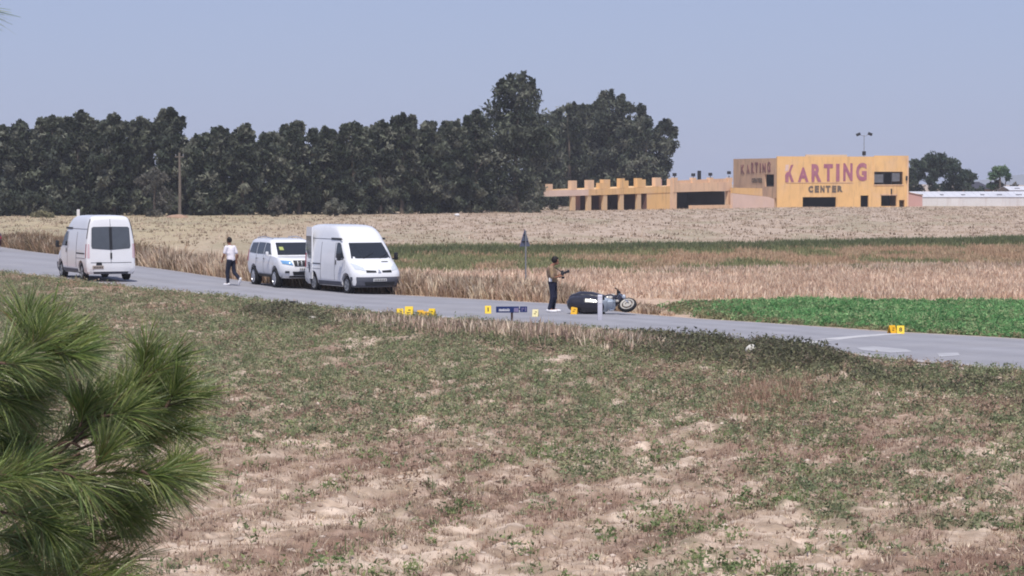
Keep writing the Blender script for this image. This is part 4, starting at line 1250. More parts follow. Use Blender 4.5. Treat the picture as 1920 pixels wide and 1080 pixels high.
def mirror_part(parent, x, y, z, m, sx=.12, sy=.11, sz=.16):
    bm = bmesh.new(); s = 1 if y > 0 else -1
    add_box(bm, x - sx, x + sx * .5, y - sy * s if s > 0 else y, y if s > 0 else y + sy, z, z + sz * 1.7, bevel=.03)
    add_box(bm, x - .03, x + .03, min(y - s * .2, y - s * .05), max(y - s * .2, y - s * .05), z + .02, z + .07)
    return from_bm('side_mirror', bm, m, parent, smooth=40)

def plate_strokes(parent, fn, n, y0, y1, z0, z1):
    """illegible plate characters: small dark bars"""
    bm = bmesh.new()
    for k in range(n):
        a = y0 + (y1 - y0) * (k + .5) / n; w = (y1 - y0) / n * .28
        x = fn(a)
        add_box(bm, x - .003, x + .003, a - w, a + w, z0, z1)
    from_bm('plate_characters', bm, m_ink, parent)

VAN = [(.26, -2.36, 2.26, .86, .30, .10, .10), (.34, -2.42, 2.36, .93, .34, .11, .12), (.52, -2.44, 2.40, .96, .36, .11, .13), (.74, -2.44, 2.38, .97, .37, .11, .13),
       (.86, -2.43, 2.30, .965, .38, .11, .12), (1.00, -2.42, 2.14, .96, .38, .11, .12), (1.14, -2.42, 1.94, .955, .37, .11, .12), (1.24, -2.41, 1.78, .95, .36, .11, .12), (1.30, -2.41, 1.68, .945, .34, .11, .11),
       (1.50, -2.39, 1.47, .93, .30, .10, .10), (1.70, -2.37, 1.26, .905, .27, .10, .09), (1.88, -2.35, 1.06, .875, .25, .10, .08), (1.96, -2.34, 1.00, .86, .25, .10, .08), (2.02, -2.335, .97, .85, .26, .10, .08),
       (2.20, -2.31, .80, .815, .28, .11, .10), (2.34, -2.28, .62, .775, .30, .12, .12), (2.43, -2.23, .42, .72, .30, .14, .14), (2.485, -2.12, .14, .60, .30, .2, .14), (2.505, -1.95, -.2, .42, .28, .25, .10)]
def make_van(loc, rz, label, open_door, rear_front):
    B = Body(VAN); t = empty('panel_van', loc, rz); tag(t, label, 'van', 'white high roof vans on the road')
    wr = .335; wl = [(1.50, .80), (1.50, -.80), (-1.58, .80), (-1.58, -.80)]
    link_mesh('body', B.build([(a, b) for a, b in wl], wr + .075), m_white, t)
    for a, b in wl: wheel(t, a, b * 1.035, wr, .22, m_steel, 5)
    # glass
    ws = [(-.78, 1.30), (.78, 1.30), (.66, 1.86), (-.66, 1.86)]
    B.panel('windscreen', 'front', ws, m_glass, t, off=.012)
    for s in (-.35, .3):
        bm = bmesh.new(); pts = [(B.front_x(s + k * .11, 1.30 + k * .05) + .035, s + k * .11, 1.30 + k * .05) for k in range(5)]
        add_tube(bm, pts, .012, 5); from_bm('wiper', bm, m_dark, t)
    for s in (1, -1):
        B.panel('side_window', 'side', [(.52, 1.30), (1.30, 1.30), (1.20, 1.42), (.92, 1.78), (.80, 1.86), (.55, 1.86)], m_glass, t, sgn=s)
        d = B.panel('door', 'side', [(.46, .50), (1.05, .50), (1.15, .78), (1.48, .92), (1.46, 1.22), (1.28, 1.26), (.5, 1.26), (.46, 1.24)], m_white, t, off=.006, sgn=s)
        B.panel('door_handle', 'side', [(.54, 1.05), (.60, 1.05), (.60, 1.22), (.54, 1.22)], m_dark, d, off=.03, sgn=s, cuts=2)
        B.panel('sliding_door', 'side', [(-.85, .50), (.42, .50), (.42, 1.84), (-.85, 1.84)], m_white, t, off=.005, sgn=s)
        B.panel('door_rail', 'side', [(-2.1, 1.02), (-.88, 1.02), (-.88, 1.07), (-2.1, 1.07)], m_dark if s > 0 else m_seam, t, off=.006, sgn=s, cuts=2)
        B.panel('roof_seam', 'side', strip(-2.25, 1.98, .95, 1.98, .02), m_seam, t, off=.006, sgn=s, cuts=2)
        B.panel('roof_gutter_vent', 'side', [(-.05, 1.955), (.92, 1.955), (.90, 2.03), (-.05, 2.03)], m_dark, t, off=.02, sgn=s, cuts=3)
        B.panel('sill_trim', 'side', [(-1.12, .28), (1.04, .28), (1.04, .44), (-1.12, .44)], m_bump, t, off=.012, sgn=s, cuts=3)
        for xx in (.44, -.87):
            B.panel('panel_seam', 'side', strip(xx, .48, xx, 1.86, .016), m_seam, t, off=.010, sgn=s)
        B.panel('body_crease', 'side', strip(-2.2, .86, -.9, .86, .016), m_seam, t, off=.006, sgn=s, cuts=2)
        mirror_part(t, 1.30, s * 1.20, 1.22, m_dark)
        B.panel('headlight', 'front', [(s * .52, .86), (s * .84, .92), (s * .88, 1.14), (s * .72, 1.08), (s * .56, .98)], m_lamp, t, off=.014)
        B.panel('grille', 'front', [(s * .12, .80), (s * .50, .80), (s * .50, .89), (s * .12, .87)], m_dark, t, off=.012, cuts=3)
        # tail lamps wrap the rear corner
        tl = B.panel('tail_light', 'side', [(-2.335, .88), (-2.27, .88), (-2.27, 1.42), (-2.335, 1.42)], m_tail, t, off=.014, sgn=s, cuts=5)
        B.panel('tail_light', 'rear', [(s * .84, .88), (s * .93, .88), (s * .90, 1.42), (s * .84, 1.42)], m_tailp, t, off=.010, cuts=4)
        B.panel('rear_corner_trim', 'side', [(-2.33, 1.62), (-2.27, 1.62), (-2.22, 2.38), (-2.26, 2.38)], m_dark, t, off=.012, sgn=s, cuts=5)
    B.panel('badge', 'front', [(-.06, .80), (.06, .80), (.0, .92)], m_rim, t, off=.03, cuts=2)
    B.panel('front_bumper', 'front', [(-.90, .262), (.90, .262), (.945, .34), (.958, .64), (-.958, .64), (-.945, .34)], m_bump, t, off=.02, cuts=14)
    for s in (1, -1): B.panel('bumper_corner', 'side', [(1.93, .28), (2.02, .28), (2.0, .64), (1.90, .64)], m_bump, t, off=.014, sgn=s, cuts=4)
    B.panel('lower_grille', 'front', [(-.55, .32), (.55, .32), (.6, .46), (-.6, .46)], m_dark, t, off=.03, cuts=5)
    pl = B.panel('number_plate', 'front', [(-.28, .48), (.24, .48), (.24, .58), (-.28, .58)], m_plate, t, off=.04, cuts=2)
    plate_strokes(pl, lambda a: B.front_x(a, .53) + .058, 7, -.26, .22, .50, .56)
    B.panel('bonnet_vent', 'front', [(.28, 1.165), (.55, 1.165), (.55, 1.195), (.28, 1.195)], m_dark, t, off=.012, cuts=2)
    # rear
    for s in (1, -1):
        if open_door and s == -1:
            continue
        w = B.panel('rear_door', 'rear', [(s * .012, .46), (s * .83, .46), (s * .80, 1.6), (s * .73, 2.30), (s * .012, 2.36)], m_white, t, off=.006, cuts=8)
        B.panel('rear_window', 'rear', [(s * .035, 1.19), (s * .74, 1.24), (s * .77, 1.34), (s * .74, 2.02), (s * .68, 2.07), (s * .035, 2.08)], m_rglass, w, off=.016)
    B.panel('rear_centre_seam', 'rear', strip(0, .68, 0, 2.36, .02), m_seam, t, off=.0065, cuts=8)
    if not open_door:
        B.panel('window_pillar', 'rear', [(-.055, 1.20), (.055, 1.20), (.055, 2.07), (-.055, 2.07)], m_dark, t, off=.026, cuts=6)
    B.panel('rear_handle', 'rear', [(-.035, .86), (.035, .86), (.035, 1.08), (-.035, 1.08)], m_dark, t, off=.035, cuts=2)
    B.panel('rear_bumper', 'rear', [(-.93, .36), (.93, .36), (.95, .66), (-.95, .66)], m_white, t, off=.03, cuts=6)
    B.panel('rear_valance', 'rear', [(-.90, .262), (.90, .262), (.93, .355), (-.93, .355)], m_bump, t, off=.02, cuts=6)
    B.panel('rear_step', 'rear', strip(-.8, .70, .8, .70, .025), m_seam, t, off=.010, cuts=3)
    pl = B.panel('rear_plate', 'rear', [(.30, .46), (.74, .46), (.74, .59), (.30, .59)], m_plate_y, t, off=.04, cuts=2)
    plate_strokes(pl, lambda a: -2.484, 6, .33, .71, .49, .56)
    B.panel('plate_recess', 'rear', [(.36, .60), (.60, .60), (.58, .72), (.38, .72)], m_dark, t, off=.036, cuts=2)
    if open_door:
        # right rear leaf swung wide open, dark sheet on the closed body stands for the hold's shade
        B.panel('hold_shade_sheet', 'rear', [(-.80, .50), (-.03, .50), (-.03, 2.28), (-.72, 2.22)], m_dark, t, off=.007, cuts=6)
        hinge = empty('open_rear_door', (-2.46, -.90, 0), R(-96), t)
        bm = bmesh.new()
        o = [(0, .46), (.82, .46), (.82, 2.40), (.14, 2.40), (.03, 1.6)]
        for zz in (0,): pass
        f = [bm.verts.new((.0, a, z)) for a, z in o]; b_ = [bm.verts.new((-.05, a, z)) for a, z in o]
        bm.faces.new(f); bm.faces.new(b_[::-1])
        for i in range(5): bm.faces.new((f[i], b_[i], b_[(i + 1) % 5], f[(i + 1) % 5]))
        from_bm('door_leaf', bm, m_white, hinge)
        bm = bmesh.new()
        add_box(bm, -.062, .012, .12, .74, 1.22, 2.06, bevel=.005); from_bm('door_window', bm, m_rglass, hinge)
        bm = bmesh.new(); add_box(bm, .002, .02, .2, .6, .7, 1.0, bevel=.004); from_bm('door_lining', bm, m_bump, hinge)
    return t

def place(local_xy, px, py, rz):
    """root location such that a wheel contact (local) stands on the ground seen at that photo point"""
    g_ = gp(px, py); c, s = math.cos(rz), math.sin(rz)
    x = g_.x - (c * local_xy[0] - s * local_xy[1]); y = g_.y - (s * local_xy[0] + c * local_xy[1])
    return (x, y, road_z(x, y))

rz = R(90 + 24)
make_van(place((-1.58, .83), 158, 527.5, rz), rz, 'white high roof van seen from behind with two tinted rear windows', False, True)
rz = R(-90 + 27)
make_van(place((1.50, -.83), 655, 552.5, rz), rz, 'white high roof van facing the camera with one rear door open', True, False)

JEEP = [(.40, -2.24, 2.20, .80, .30, .22, .12), (.50, -2.34, 2.34, .88, .34, .24, .14), (.66, -2.38, 2.40, .92, .36, .24, .15), (.82, -2.38, 2.40, .935, .37, .24, .15), (.98, -2.36, 2.36, .935, .38, .24, .15), (1.10, -2.34, 2.26, .925, .38, .24, .15),
        (1.16, -2.33, 2.08, .92, .34, .24, .13), (1.20, -2.32, 1.60, .915, .26, .24, .10), (1.225, -2.31, 1.18, .91, .22, .24, .08), (1.40, -2.28, .98, .885, .22, .24, .08), (1.60, -2.22, .72, .83, .20, .24, .07), (1.74, -2.15, .54, .78, .20, .24, .07),
        (1.80, -2.08, .42, .73, .2, .24, .07), (1.845, -1.95, .22, .64, .2, .24, .07), (1.86, -1.8, .0, .5, .2, .24, .05)]
def make_jeep(loc, rz):
    B = Body(JEEP); t = empty('off_roader', loc, rz); tag(t, 'white off-road car parked close behind the front-view van', 'car')
    wr = .385; wl = [(1.42, .78), (1.42, -.78), (-1.37, .78), (-1.37, -.78)]
    link_mesh('body', B.build(wl, wr + .075), m_white, t)
    for a, b in wl: wheel(t, a, b * 1.05, wr, .265, m_rim, 6)
    B.panel('windscreen', 'front', [(-.70, 1.26), (.70, 1.26), (.62, 1.72), (-.62, 1.72)], m_glass, t, off=.012)
    B.panel('screen_sticker', 'front', [(-.56, 1.44), (-.40, 1.44), (-.40, 1.56), (-.56, 1.56)], mat('yellow_sticker', C(190, 200, 120, .7), var=.1), t, off=.022, cuts=2)
    for s in (1, -1):
        B.panel('side_window', 'side', [(-.02, 1.27), (.92, 1.27), (.52, 1.66), (.42, 1.70), (-.02, 1.71)], m_glass, t, sgn=s)
        B.panel('side_window', 'side', [(-.98, 1.27), (-.10, 1.27), (-.10, 1.71), (-.96, 1.71)], m_glass, t, sgn=s)
        B.panel('side_window', 'side', [(-1.95, 1.30), (-1.06, 1.27), (-1.04, 1.70), (-1.80, 1.68)], m_glass, t, sgn=s)
        for a, b in ((-.05, .98), (-1.02, -.09)):
            lo = .55
            poly = [(max(a, -.84) if a < -.5 else a, lo), (b if b < .5 else .84, lo), (b if b < .5 else .9, 1.0), (b, 1.22), (a, 1.22), (a, .95)]
            d = B.panel('door', 'side', poly, m_white, t, off=.006, sgn=s)
            B.panel('door_handle', 'side', [(a + .06, 1.07), (a + .22, 1.07), (a + .22, 1.11), (a + .06, 1.11)], m_seam, d, off=.04, sgn=s, cuts=2)
        for xx in (-.065, -1.035):
            B.panel('panel_seam', 'side', strip(xx, .52, xx, 1.24, .018), m_seam, t, off=.009, sgn=s)
        B.panel('side_step', 'side', [(-.86, .40), (.9, .40), (.9, .50), (-.86, .50)], m_dark, t, off=.05, sgn=s, thick=.06, cuts=3)
        mirror_part(t, .86, s * 1.10, 1.20, m_white, .09, .10, .11)
        B.panel('headlight', 'front', [(s * .48, .90), (s * .84, .96), (s * .87, 1.08), (s * .55, 1.06)], m_blue, t, off=.016)
        B.panel('fog_light', 'front', [(s * .62, .60), (s * .76, .60), (s * .76, .68), (s * .62, .68)], m_dark, t, off=.016, cuts=3)
        B.panel('tail_light', 'side', [(-2.16, .95), (-2.08, .95), (-2.06, 1.40), (-2.12, 1.40)], m_tail, t, off=.012, sgn=s, cuts=3)
        bm = bmesh.new(); add_tube(bm, [(-1.8, s * .62, 1.87), (-.9, s * .64, 1.93), (.1, s * .58, 1.87)], .02, 6); from_bm('roof_rail', bm, m_rim, t)
    g_ = B.panel('grille', 'front', [(-.42, .86), (.42, .86), (.46, 1.08), (-.46, 1.08)], m_dark, t, off=.018)
    for k in range(5):
        a = -.3 + .15 * k; B.panel('grille_bar', 'front', strip(a, .88, a, 1.06, .03), m_rim, g_, off=.03, cuts=2)
    B.panel('lower_intake', 'front', [(-.45, .52), (.45, .52), (.5, .66), (-.5, .66)], m_dark, t, off=.014, cuts=4)
    B.panel('skid_trim', 'front', [(-.8, .42), (.8, .42), (.84, .50), (-.84, .50)], m_dark, t, off=.014, cuts=6)
    pl = B.panel('number_plate', 'front', [(-.26, .70), (.26, .70), (.26, .80), (-.26, .80)], m_plate, t, off=.03, cuts=2)
    plate_strokes(pl, lambda a: B.front_x(a, .75) + .046, 7, -.24, .24, .72, .78)
    B.panel('rear_window', 'rear', [(-.6, 1.28), (.6, 1.28), (.55, 1.68), (-.55, 1.68)], m_glass, t, off=.012)
    return t
rz = R(-90 + 22)
make_jeep(place((1.42, -.82), 520, 541.5, rz), rz)

CARR = [(.24, -2.0, 1.95, .74, .3, .2, .1), (.34, -2.08, 2.05, .84, .34, .22, .12), (.60, -2.1, 2.08, .88, .36, .24, .14), (.80, -2.08, 2.0, .885, .38, .24, .14), (.90, -2.06, 1.8, .88, .36, .24, .12), (.97, -2.04, 1.2, .87, .3, .24, .1), (1.0, -2.02, .98, .86, .26, .24, .1),
        (1.2, -1.92, .60, .79, .24, .24, .08), (1.38, -1.76, .26, .70, .22, .24, .07), (1.46, -1.5, -.05, .58, .2, .24, .06), (1.48, -1.3, -.3, .45, .2, .2, .05)]
def make_car(loc, rz):  # returns the root
    B = Body(CARR); t = empty('dark_car', loc, rz); tag(t, 'dark maroon car just entering the left picture edge beyond the rear-view van', 'car')
    wr = .31; wl = [(1.28, .74), (1.28, -.74), (-1.28, .74), (-1.28, -.74)]
    link_mesh('body', B.build(wl, wr + .06), m_maroon, t)
    for a, b in wl: wheel(t, a, b * 1.05, wr, .2, m_rim, 6)
    B.panel('windscreen', 'front', [(-.68, 1.03), (.68, 1.03), (.55, 1.36), (-.55, 1.36)], m_glass, t, off=.012)
    B.panel('rear_window', 'rear', [(-.62, 1.05), (.62, 1.05), (.52, 1.36), (-.52, 1.36)], m_glass, t, off=.012)
    for s in (1, -1):
        B.panel('side_window', 'side', [(-.25, 1.04), (.72, 1.04), (.3, 1.32), (-.25, 1.34)], m_glass, t, sgn=s)
        B.panel('side_window', 'side', [(-1.45, 1.06), (-.33, 1.04), (-.33, 1.34), (-1.3, 1.33)], m_glass, t, sgn=s)
        B.panel('tail_light', 'rear', [(s * .55, .72), (s * .84, .72), (s * .82, .9), (s * .55, .9)], m_tail, t, off=.012, cuts=4)
        B.panel('headlight', 'front', [(s * .5, .66), (s * .8, .68), (s * .8, .82), (s * .55, .8)], m_lamp, t, off=.012, cuts=4)
        B.panel('panel_seam', 'side', strip(-.29, .4, -.29, 1.0, .016), m_dark, t, off=.006, sgn=s)
    B.panel('number_plate', 'rear', [(-.25, .48), (.25, .48), (.25, .58), (-.25, .58)], m_plate, t, off=.014, cuts=2)
    return t
rz = R(90 + 31)
w0 = gp(-22, 473)
CAR = make_car((w0.x - 1.5, w0.y + 1.2, road_z(w0.x - 1.5, w0.y + 1.2)), rz)
bpy.context.view_layer.update()
mxp = max((F * q.x / q.y) for c_ in CAR.children_recursive if c_.type == 'MESH' for q in [c_.matrix_world @ v.co for v in c_.data.vertices])
CAR.location.x += (-957.0 - mxp) / F * CAR.location.y

# ------------------------------------------------------------------ people
m_skin = mat('tanned_skin', C(168, 120, 98, .75), rough=.6, var=.06, scale=12)
m_hair = mat('dark_hair', C(44, 38, 38, .6), rough=.7, var=.2, scale=30)
m_tee = mat('white_cotton_shirt', C(240, 234, 242, .86), rough=.9, var=.04, scale=9)
m_navy = mat('navy_trousers', C(42, 46, 66, .65), rough=.9, var=.12, scale=9)
m_navy2 = mat('dark_denim', C(44, 48, 70, .7), rough=.9, var=.15, scale=9)
m_shoe = mat('white_shoes', C(244, 242, 246, .86), rough=.7, var=.03)
m_print = mat('tan_patterned_shirt', C(168, 142, 112, .75), rough=.9, var=.35, scale=11, dirt=C(120, 86, 100, .7), dirt_amt=.8)
m_belt = mat('purple_shirt_hem', C(122, 84, 110, .7), rough=.9, var=.3, scale=14)

def limb(bm, pts, rad, seg=12):
    add_tube(bm, pts, rad, seg)
    for p, r in zip(pts, rad): add_ball(bm, p, r * .995, 2)

def hand(bm, wrist, direction, palm_n, side):
    """palm, four bent fingers and a thumb"""
    d = Vector(direction).normalized(); n = Vector(palm_n); n = (n - d * n.dot(d)).normalized(); s = d.cross(n) * side
    w = Vector(wrist)
    add_tube(bm, [w, w + d * .045, w + d * .085], [.026, .036, .032], 10)
    for k in range(4):
        o = w + d * .08 + s * (.027 - .018 * k)
        L = (.068, .078, .072, .056)[k]
        add_tube(bm, [o, o + d * L * .5 + n * L * .08, o + d * L * .85 + n * L * .35], [.0105, .0095, .008], 6)
    o = w + d * .03 + s * .03
    add_tube(bm, [o, o + d * .03 + s * .025 + n * .01, o + d * .062 + s * .03 + n * .02], [.013, .011, .009], 6)

def person(name, loc, rz, label, P, shirt, trouser, hairlen=0.0, cuff=True, sleeve=.55):
    """P: joints in local metres; x forward, y left"""
    t = empty(name, loc, rz); tag(t, label, 'person')
    V = {k: Vector(v) for k, v in P.items()}
    bm = bmesh.new()
    limb(bm, [V['pelvis'], V['belly'], V['chest'], V['neckb']], [.13, .125, .14, .07])
    limb(bm, [V['neckb'], V['neck'], V['jaw']], [.062, .055, .055])
    hd = V['head']; f = V['face']
    add_ball(bm, hd, .098, 3, (1.0, .80, 1.16)); add_ball(bm, hd + f * .035 + Vector((0, 0, -.065)), .064, 2, (1, .85, .9))
    add_ball(bm, hd + f * .112 + Vector((0, 0, -.025)), .017, 2, (1.1, .8, 1.4))      # nose
    add_ball(bm, hd + f * .090 + Vector((0, 0, -.072)), .022, 2, (.6, 1.2, .45))       # lips
    sd = f.cross(Vector((0, 0, 1)))
    for s in (1, -1): add_ball(bm, hd + sd * .080 * s + Vector((0, 0, -.015)), .026, 2, (.7, .5, 1.25))
    for s in 'lr':
        sg = 1 if s == 'l' else -1
        limb(bm, [V['sh_' + s], V['el_' + s], V['wr_' + s]], [.052, .042, .030])
        hand(bm, V['wr_' + s], V['hd_' + s], V['pn_' + s], sg)
        limb(bm, [V['hip_' + s], V['kn_' + s], V['an_' + s]], [.088, .056, .040])
        ft = (V['toe_' + s] - V['an_' + s])
        limb(bm, [V['an_' + s], V['an_' + s] + ft * .5, V['toe_' + s]], [.040, .038, .030])
    me = remesh(bm, .011, 2); me.materials.clear(); link_mesh('body', me, m_skin, t)
    for s in (1, -1):
        bm = bmesh.new(); add_ball(bm, hd + f * .094 + sd * .034 * s + Vector((0, 0, .008)), .012, 2); from_bm('eye', bm, m_ink, t, smooth=180)
    # hair cap
    bm = bmesh.new(); add_ball(bm, hd - f * .016 + Vector((0, 0, .022)), .106, 3, (1, .86, 1.08))
    for v in list(bm.verts):
        q = v.co - hd
        if q.dot(f) > .055 and q.z < .05 or q.z < -.07 - hairlen: bm.verts.remove(v)
    for v in bm.verts: v.co += Vector((random.uniform(-1, 1), random.uniform(-1, 1), random.uniform(-1, 1))) * .004
    bmesh.ops.solidify(bm, geom=bm.faces[:], thickness=-.006)
    from_bm('hair', bm, m_hair, t, smooth=180)
    # shirt
    bm = bmesh.new()
    limb(bm, [V['pelvis'] + Vector((0, 0, .02)), V['belly'], V['chest'], V['neckb'] - Vector((0, 0, .03))], [.155, .155, .165, .085])
    for s in 'lr':
        limb(bm, [V['chest'] + Vector((0, 0, .02)), V['sh_' + s]], [.12, .075])
        limb(bm, [V['sh_' + s], V['sh_' + s].lerp(V['el_' + s], sleeve + .15)], [.074, .066])
        limb(bm, [V['belly'], V['belly'].lerp(V['sh_' + s], .35)], [.14, .13])
        limb(bm, [V['pelvis'] + Vector((0, .05 if s == 'l' else -.05, .03)), V['belly'] + Vector((0, .045 if s == 'l' else -.045, 0)), V['chest'] + Vector((0, .07 if s == 'l' else -.07, .0))], [.128, .122, .13])
    me = remesh(bm, .012, 5); me.materials.clear(); link_mesh('shirt', me, shirt, t)
    # trousers
    bm = bmesh.new()
    add_ball(bm, V['pelvis'] - Vector((0, 0, .02)), .155, 3, (.92, 1.06, .85))
    for s in 'lr':
        limb(bm, [V['pelvis'].lerp(V['hip_' + s], .7), V['hip_' + s], V['kn_' + s], V['kn_' + s].lerp(V['an_' + s], .93)], [.128, .112, .084, .064])
    me = remesh(bm, .012, 4); me.materials.clear(); link_mesh('trousers', me, trouser, t)
    for s in 'lr':
        bm = bmesh.new(); a = V['an_' + s]; ft = V['toe_' + s] - a; dn = V['sole_' + s]
        limb(bm, [a - ft * .25 + dn * .045, a + ft * .4 + dn * .03, V['toe_' + s] + ft * .08], [.05, .055, .044])
        me = remesh(bm, .011, 2); me.materials.clear(); link_mesh('shoe', me, m_shoe, t)
    return t

D_ = Vector((0, 0, -1))
X1 = Vector((1, 0, 0))
g_ = gp(432, 538.5)
# walking away to the left; right leg trailing with the heel up
P1 = dict(pelvis=(0, 0, .98), belly=(.02, 0, 1.14), chest=(.05, 0, 1.36), neckb=(.07, 0, 1.52), neck=(.085, 0, 1.57), jaw=(.10, 0, 1.62), head=(.11, 0, 1.71), face=(.97, .1, -.22),
          sh_l=(.05, .20, 1.46), el_l=(.10, .27, 1.18), wr_l=(.24, .24, .98), hd_l=(.4, 0, -1), pn_l=(0, -1, 0),
          sh_r=(.05, -.20, 1.46), el_r=(-.05, -.27, 1.17), wr_r=(.02, -.28, .93), hd_r=(.1, 0, -1), pn_r=(0, 1, 0),
          hip_l=(0, .09, .93), kn_l=(.10, .10, .50), an_l=(.07, .10, .09), toe_l=(.24, .12, .04), sole_l=(0, 0, -1),
          hip_r=(0, -.09, .93), kn_r=(-.06, -.10, .51), an_r=(-.36, -.11, .24), toe_r=(-.30, -.12, .07), sole_r=(-.8, 0, -.3))
person('person', (g_.x + .03, g_.y, road_z(g_.x, g_.y)), R(90 + 48), 'person in white shirt and navy trousers walking away beside the off-roader', P1, m_tee, m_navy)
g_ = gp(1036, 589)
P2 = dict(pelvis=(0, 0, .97), belly=(.0, 0, 1.12), chest=(-.04, 0, 1.34), neckb=(-.02, 0, 1.49), neck=(.02, 0, 1.535), jaw=(.06, 0, 1.575), head=(.09, 0, 1.665), face=(.93, 0, -.36),
          sh_l=(-.02, .19, 1.42), el_l=(.06, .25, 1.13), wr_l=(.20, .10, 1.20), hd_l=(1, -.1, .3), pn_l=(0, -1, .1),
          sh_r=(-.02, -.19, 1.42), el_r=(.02, -.25, 1.12), wr_r=(.17, -.12, 1.14), hd_r=(1, .1, .4), pn_r=(0, 1, .1),
          hip_l=(.02, .09, .92), kn_l=(.06, .11, .49), an_l=(.00, .12, .09), toe_l=(.19, .14, .04), sole_l=(0, 0, -1),
          hip_r=(-.01, -.09, .92), kn_r=(.01, -.11, .49), an_r=(-.09, -.12, .09), toe_r=(.09, -.15, .04), sole_r=(0, 0, -1))
PH = person('person', (g_.x, g_.y, road_z(g_.x, g_.y)), R(-6), 'person in tan patterned shirt standing by the fallen motorcycle holding a camera', P2, m_print, m_navy2, hairlen=.03, sleeve=.75)
PH.scale = (1.03, 1.06, .97); PLOC = Vector(PH.location)
# camera in the hands
e = empty('photo_camera', (PLOC.x + .31, PLOC.y - .03, PLOC.z + 1.21), R(-6)); tag(e, 'black camera with long lens held by the standing person', 'camera')
bm = bmesh.new(); add_box(bm, -.04, .04, -.08, .08, -.06, .06, bevel=.012); add_box(bm, -.035, .035, -.035, .035, .055, .10, bevel=.01); add_box(bm, -.05, .05, -.10, -.07, -.07, .05, bevel=.01); from_bm('camera_body', bm, m_black, e)
bm = bmesh.new(); add_lathe(bm, [(.035, 0), (.04, .05), (.037, .10), (.046, .15), (.046, .20), (.036, .20)], Matrix.Rotation(R(-90), 4, 'Z') @ Matrix.Translation((0, .0, 0)), 18)
bm.transform(Matrix.Translation((.03, 0, .01)) @ Matrix.Rotation(R(-22), 4, 'Y')); from_bm('lens', bm, m_black, e, smooth=40)
bm = bmesh.new(); add_box(bm, -.03, .06, -.04, .04, -.16, -.09, bevel=.01); from_bm('battery_grip', bm, m_black, e)
bm = bmesh.new(); add_tube(bm, [(-.02, .08, .04), (-.16, .12, .14), (-.29, .09, .22), (-.33, 0, .25), (-.28, -.09, .22), (-.16, -.12, .14), (-.02, -.08, .04)], .008, 5); from_bm('neck_strap', bm, m_black, e)
# pale pouch at the hip
bm = bmesh.new(); add_box(bm, -.05, .05, -.03, .03, -.06, .06, bevel=.015); o = from_bm('pouch', bm, m_shoe, None, loc=(PLOC.x - .07, PLOC.y - .185, PLOC.z + 1.02)); tag(o, 'small white pouch hanging at the hip of the standing person', 'pouch')

# ------------------------------------------------------------------ fallen motorcycle
m_gloss = mat('gloss_black_fairing', C(46, 44, 56, .62), rough=.3, var=.06, scale=3, spec=.5, coat=.3)
m_seat = mat('black_seat_vinyl', C(56, 54, 64, .6), rough=.6, var=.1)
m_chrome = mat('polished_metal', C(206, 212, 222, .85), rough=.22, var=.08, scale=6, metallic=.9)
m_silv = mat('silver_casing', C(186, 196, 208, .85), rough=.35, var=.15, scale=7, metallic=.4)
m_wheelr = mat('pale_wheel_rim', C(196, 190, 182, .72), rough=.4, var=.08, scale=8)
gm = gp(1128, 594)
# upright frame: x to the front wheel, z up; the root lays it on its side
MB = empty('motorcycle', (gm.x, gm.y + .15, road_z(gm.x, gm.y) ), R(-4)); tag(MB, 'fallen black motorcycle lying on its side on the road', 'motorcycle')
MB.rotation_euler = (R(-64), 0, R(-6))
ZO = -.30
def mpart(name, bm, m, parent=MB, vox=None, sm=35):
    if vox:
        me = remesh(bm, vox, 4); me.materials.clear(); o = link_mesh(name, me, m, parent)
    else: o = from_bm(name, bm, m, parent, smooth=sm)
    return o
bm = bmesh.new()   # tail and rear body shell
limb(bm, [(-.82, 0, .60), (-.62, 0, .60), (-.3, 0, .58), (.02, 0, .54)], [.20, .27, .27, .21]); limb(bm, [(-.82, 0, .34), (-.45, 0, .28), (-.1, 0, .26), (.04, 0, .34)], [.24, .30, .26, .16])
mpart('rear_fairing', bm, m_gloss, vox=.02)
bm = bmesh.new(); limb(bm, [(-.74, 0, .84), (-.45, 0, .82), (-.1, 0, .74), (.05, 0, .72)], [.09, .12, .11, .07]); mpart('seat', bm, m_seat, vox=.018)
def mwheel(x, z, r, tilt, steer, wd, m_wheelr):
    w = empty('wheel', (x, 0, z), 0, MB); w.rotation_euler = (tilt, 0, steer)
    bm = bmesh.new(); add_lathe(bm, [(r * .74, -wd * .42), (r * .9, -wd * .5), (r, -wd * .18), (r, wd * .18), (r * .9, wd * .5), (r * .74, wd * .42), (r * .70, 0)], seg=32, loop=True); from_bm('tyre', bm, m_tyre, w, smooth=40)
    bm = bmesh.new(); add_lathe(bm, [(r * .77, -wd * .50), (r * .77, wd * .50), (r * .62, wd * .40), (r * .62, -wd * .40)], seg=32, loop=True)
    for k in range(5): add_box(bm, 0, r * .68, -.014, .014, -.02, .02, mtx=Matrix.Rotation(2 * math.pi * k / 5, 4, 'Y'))
    add_lathe(bm, [(.001, -.05), (.045, -.05), (.045, .05), (.001, .05)], seg=14); from_bm('rim', bm, m_wheelr, w, smooth=35)
    bm = bmesh.new()
    for s in (-1, 1): add_lathe(bm, [(r * .22, s * wd * .52), (r * .46, s * wd * .52), (r * .46, s * wd * .58), (r * .22, s * wd * .58)], seg=24, loop=True)
    from_bm('brake_disc', bm, m_wheelr, w, smooth=35)
    return w
mwheel(-.58, .24, .22, 0, 0, .14, m_dark)
mwheel(.84, .27, .285, R(17), R(-10), .12, m_wheelr)
bm = bmesh.new()   # engine block and cases
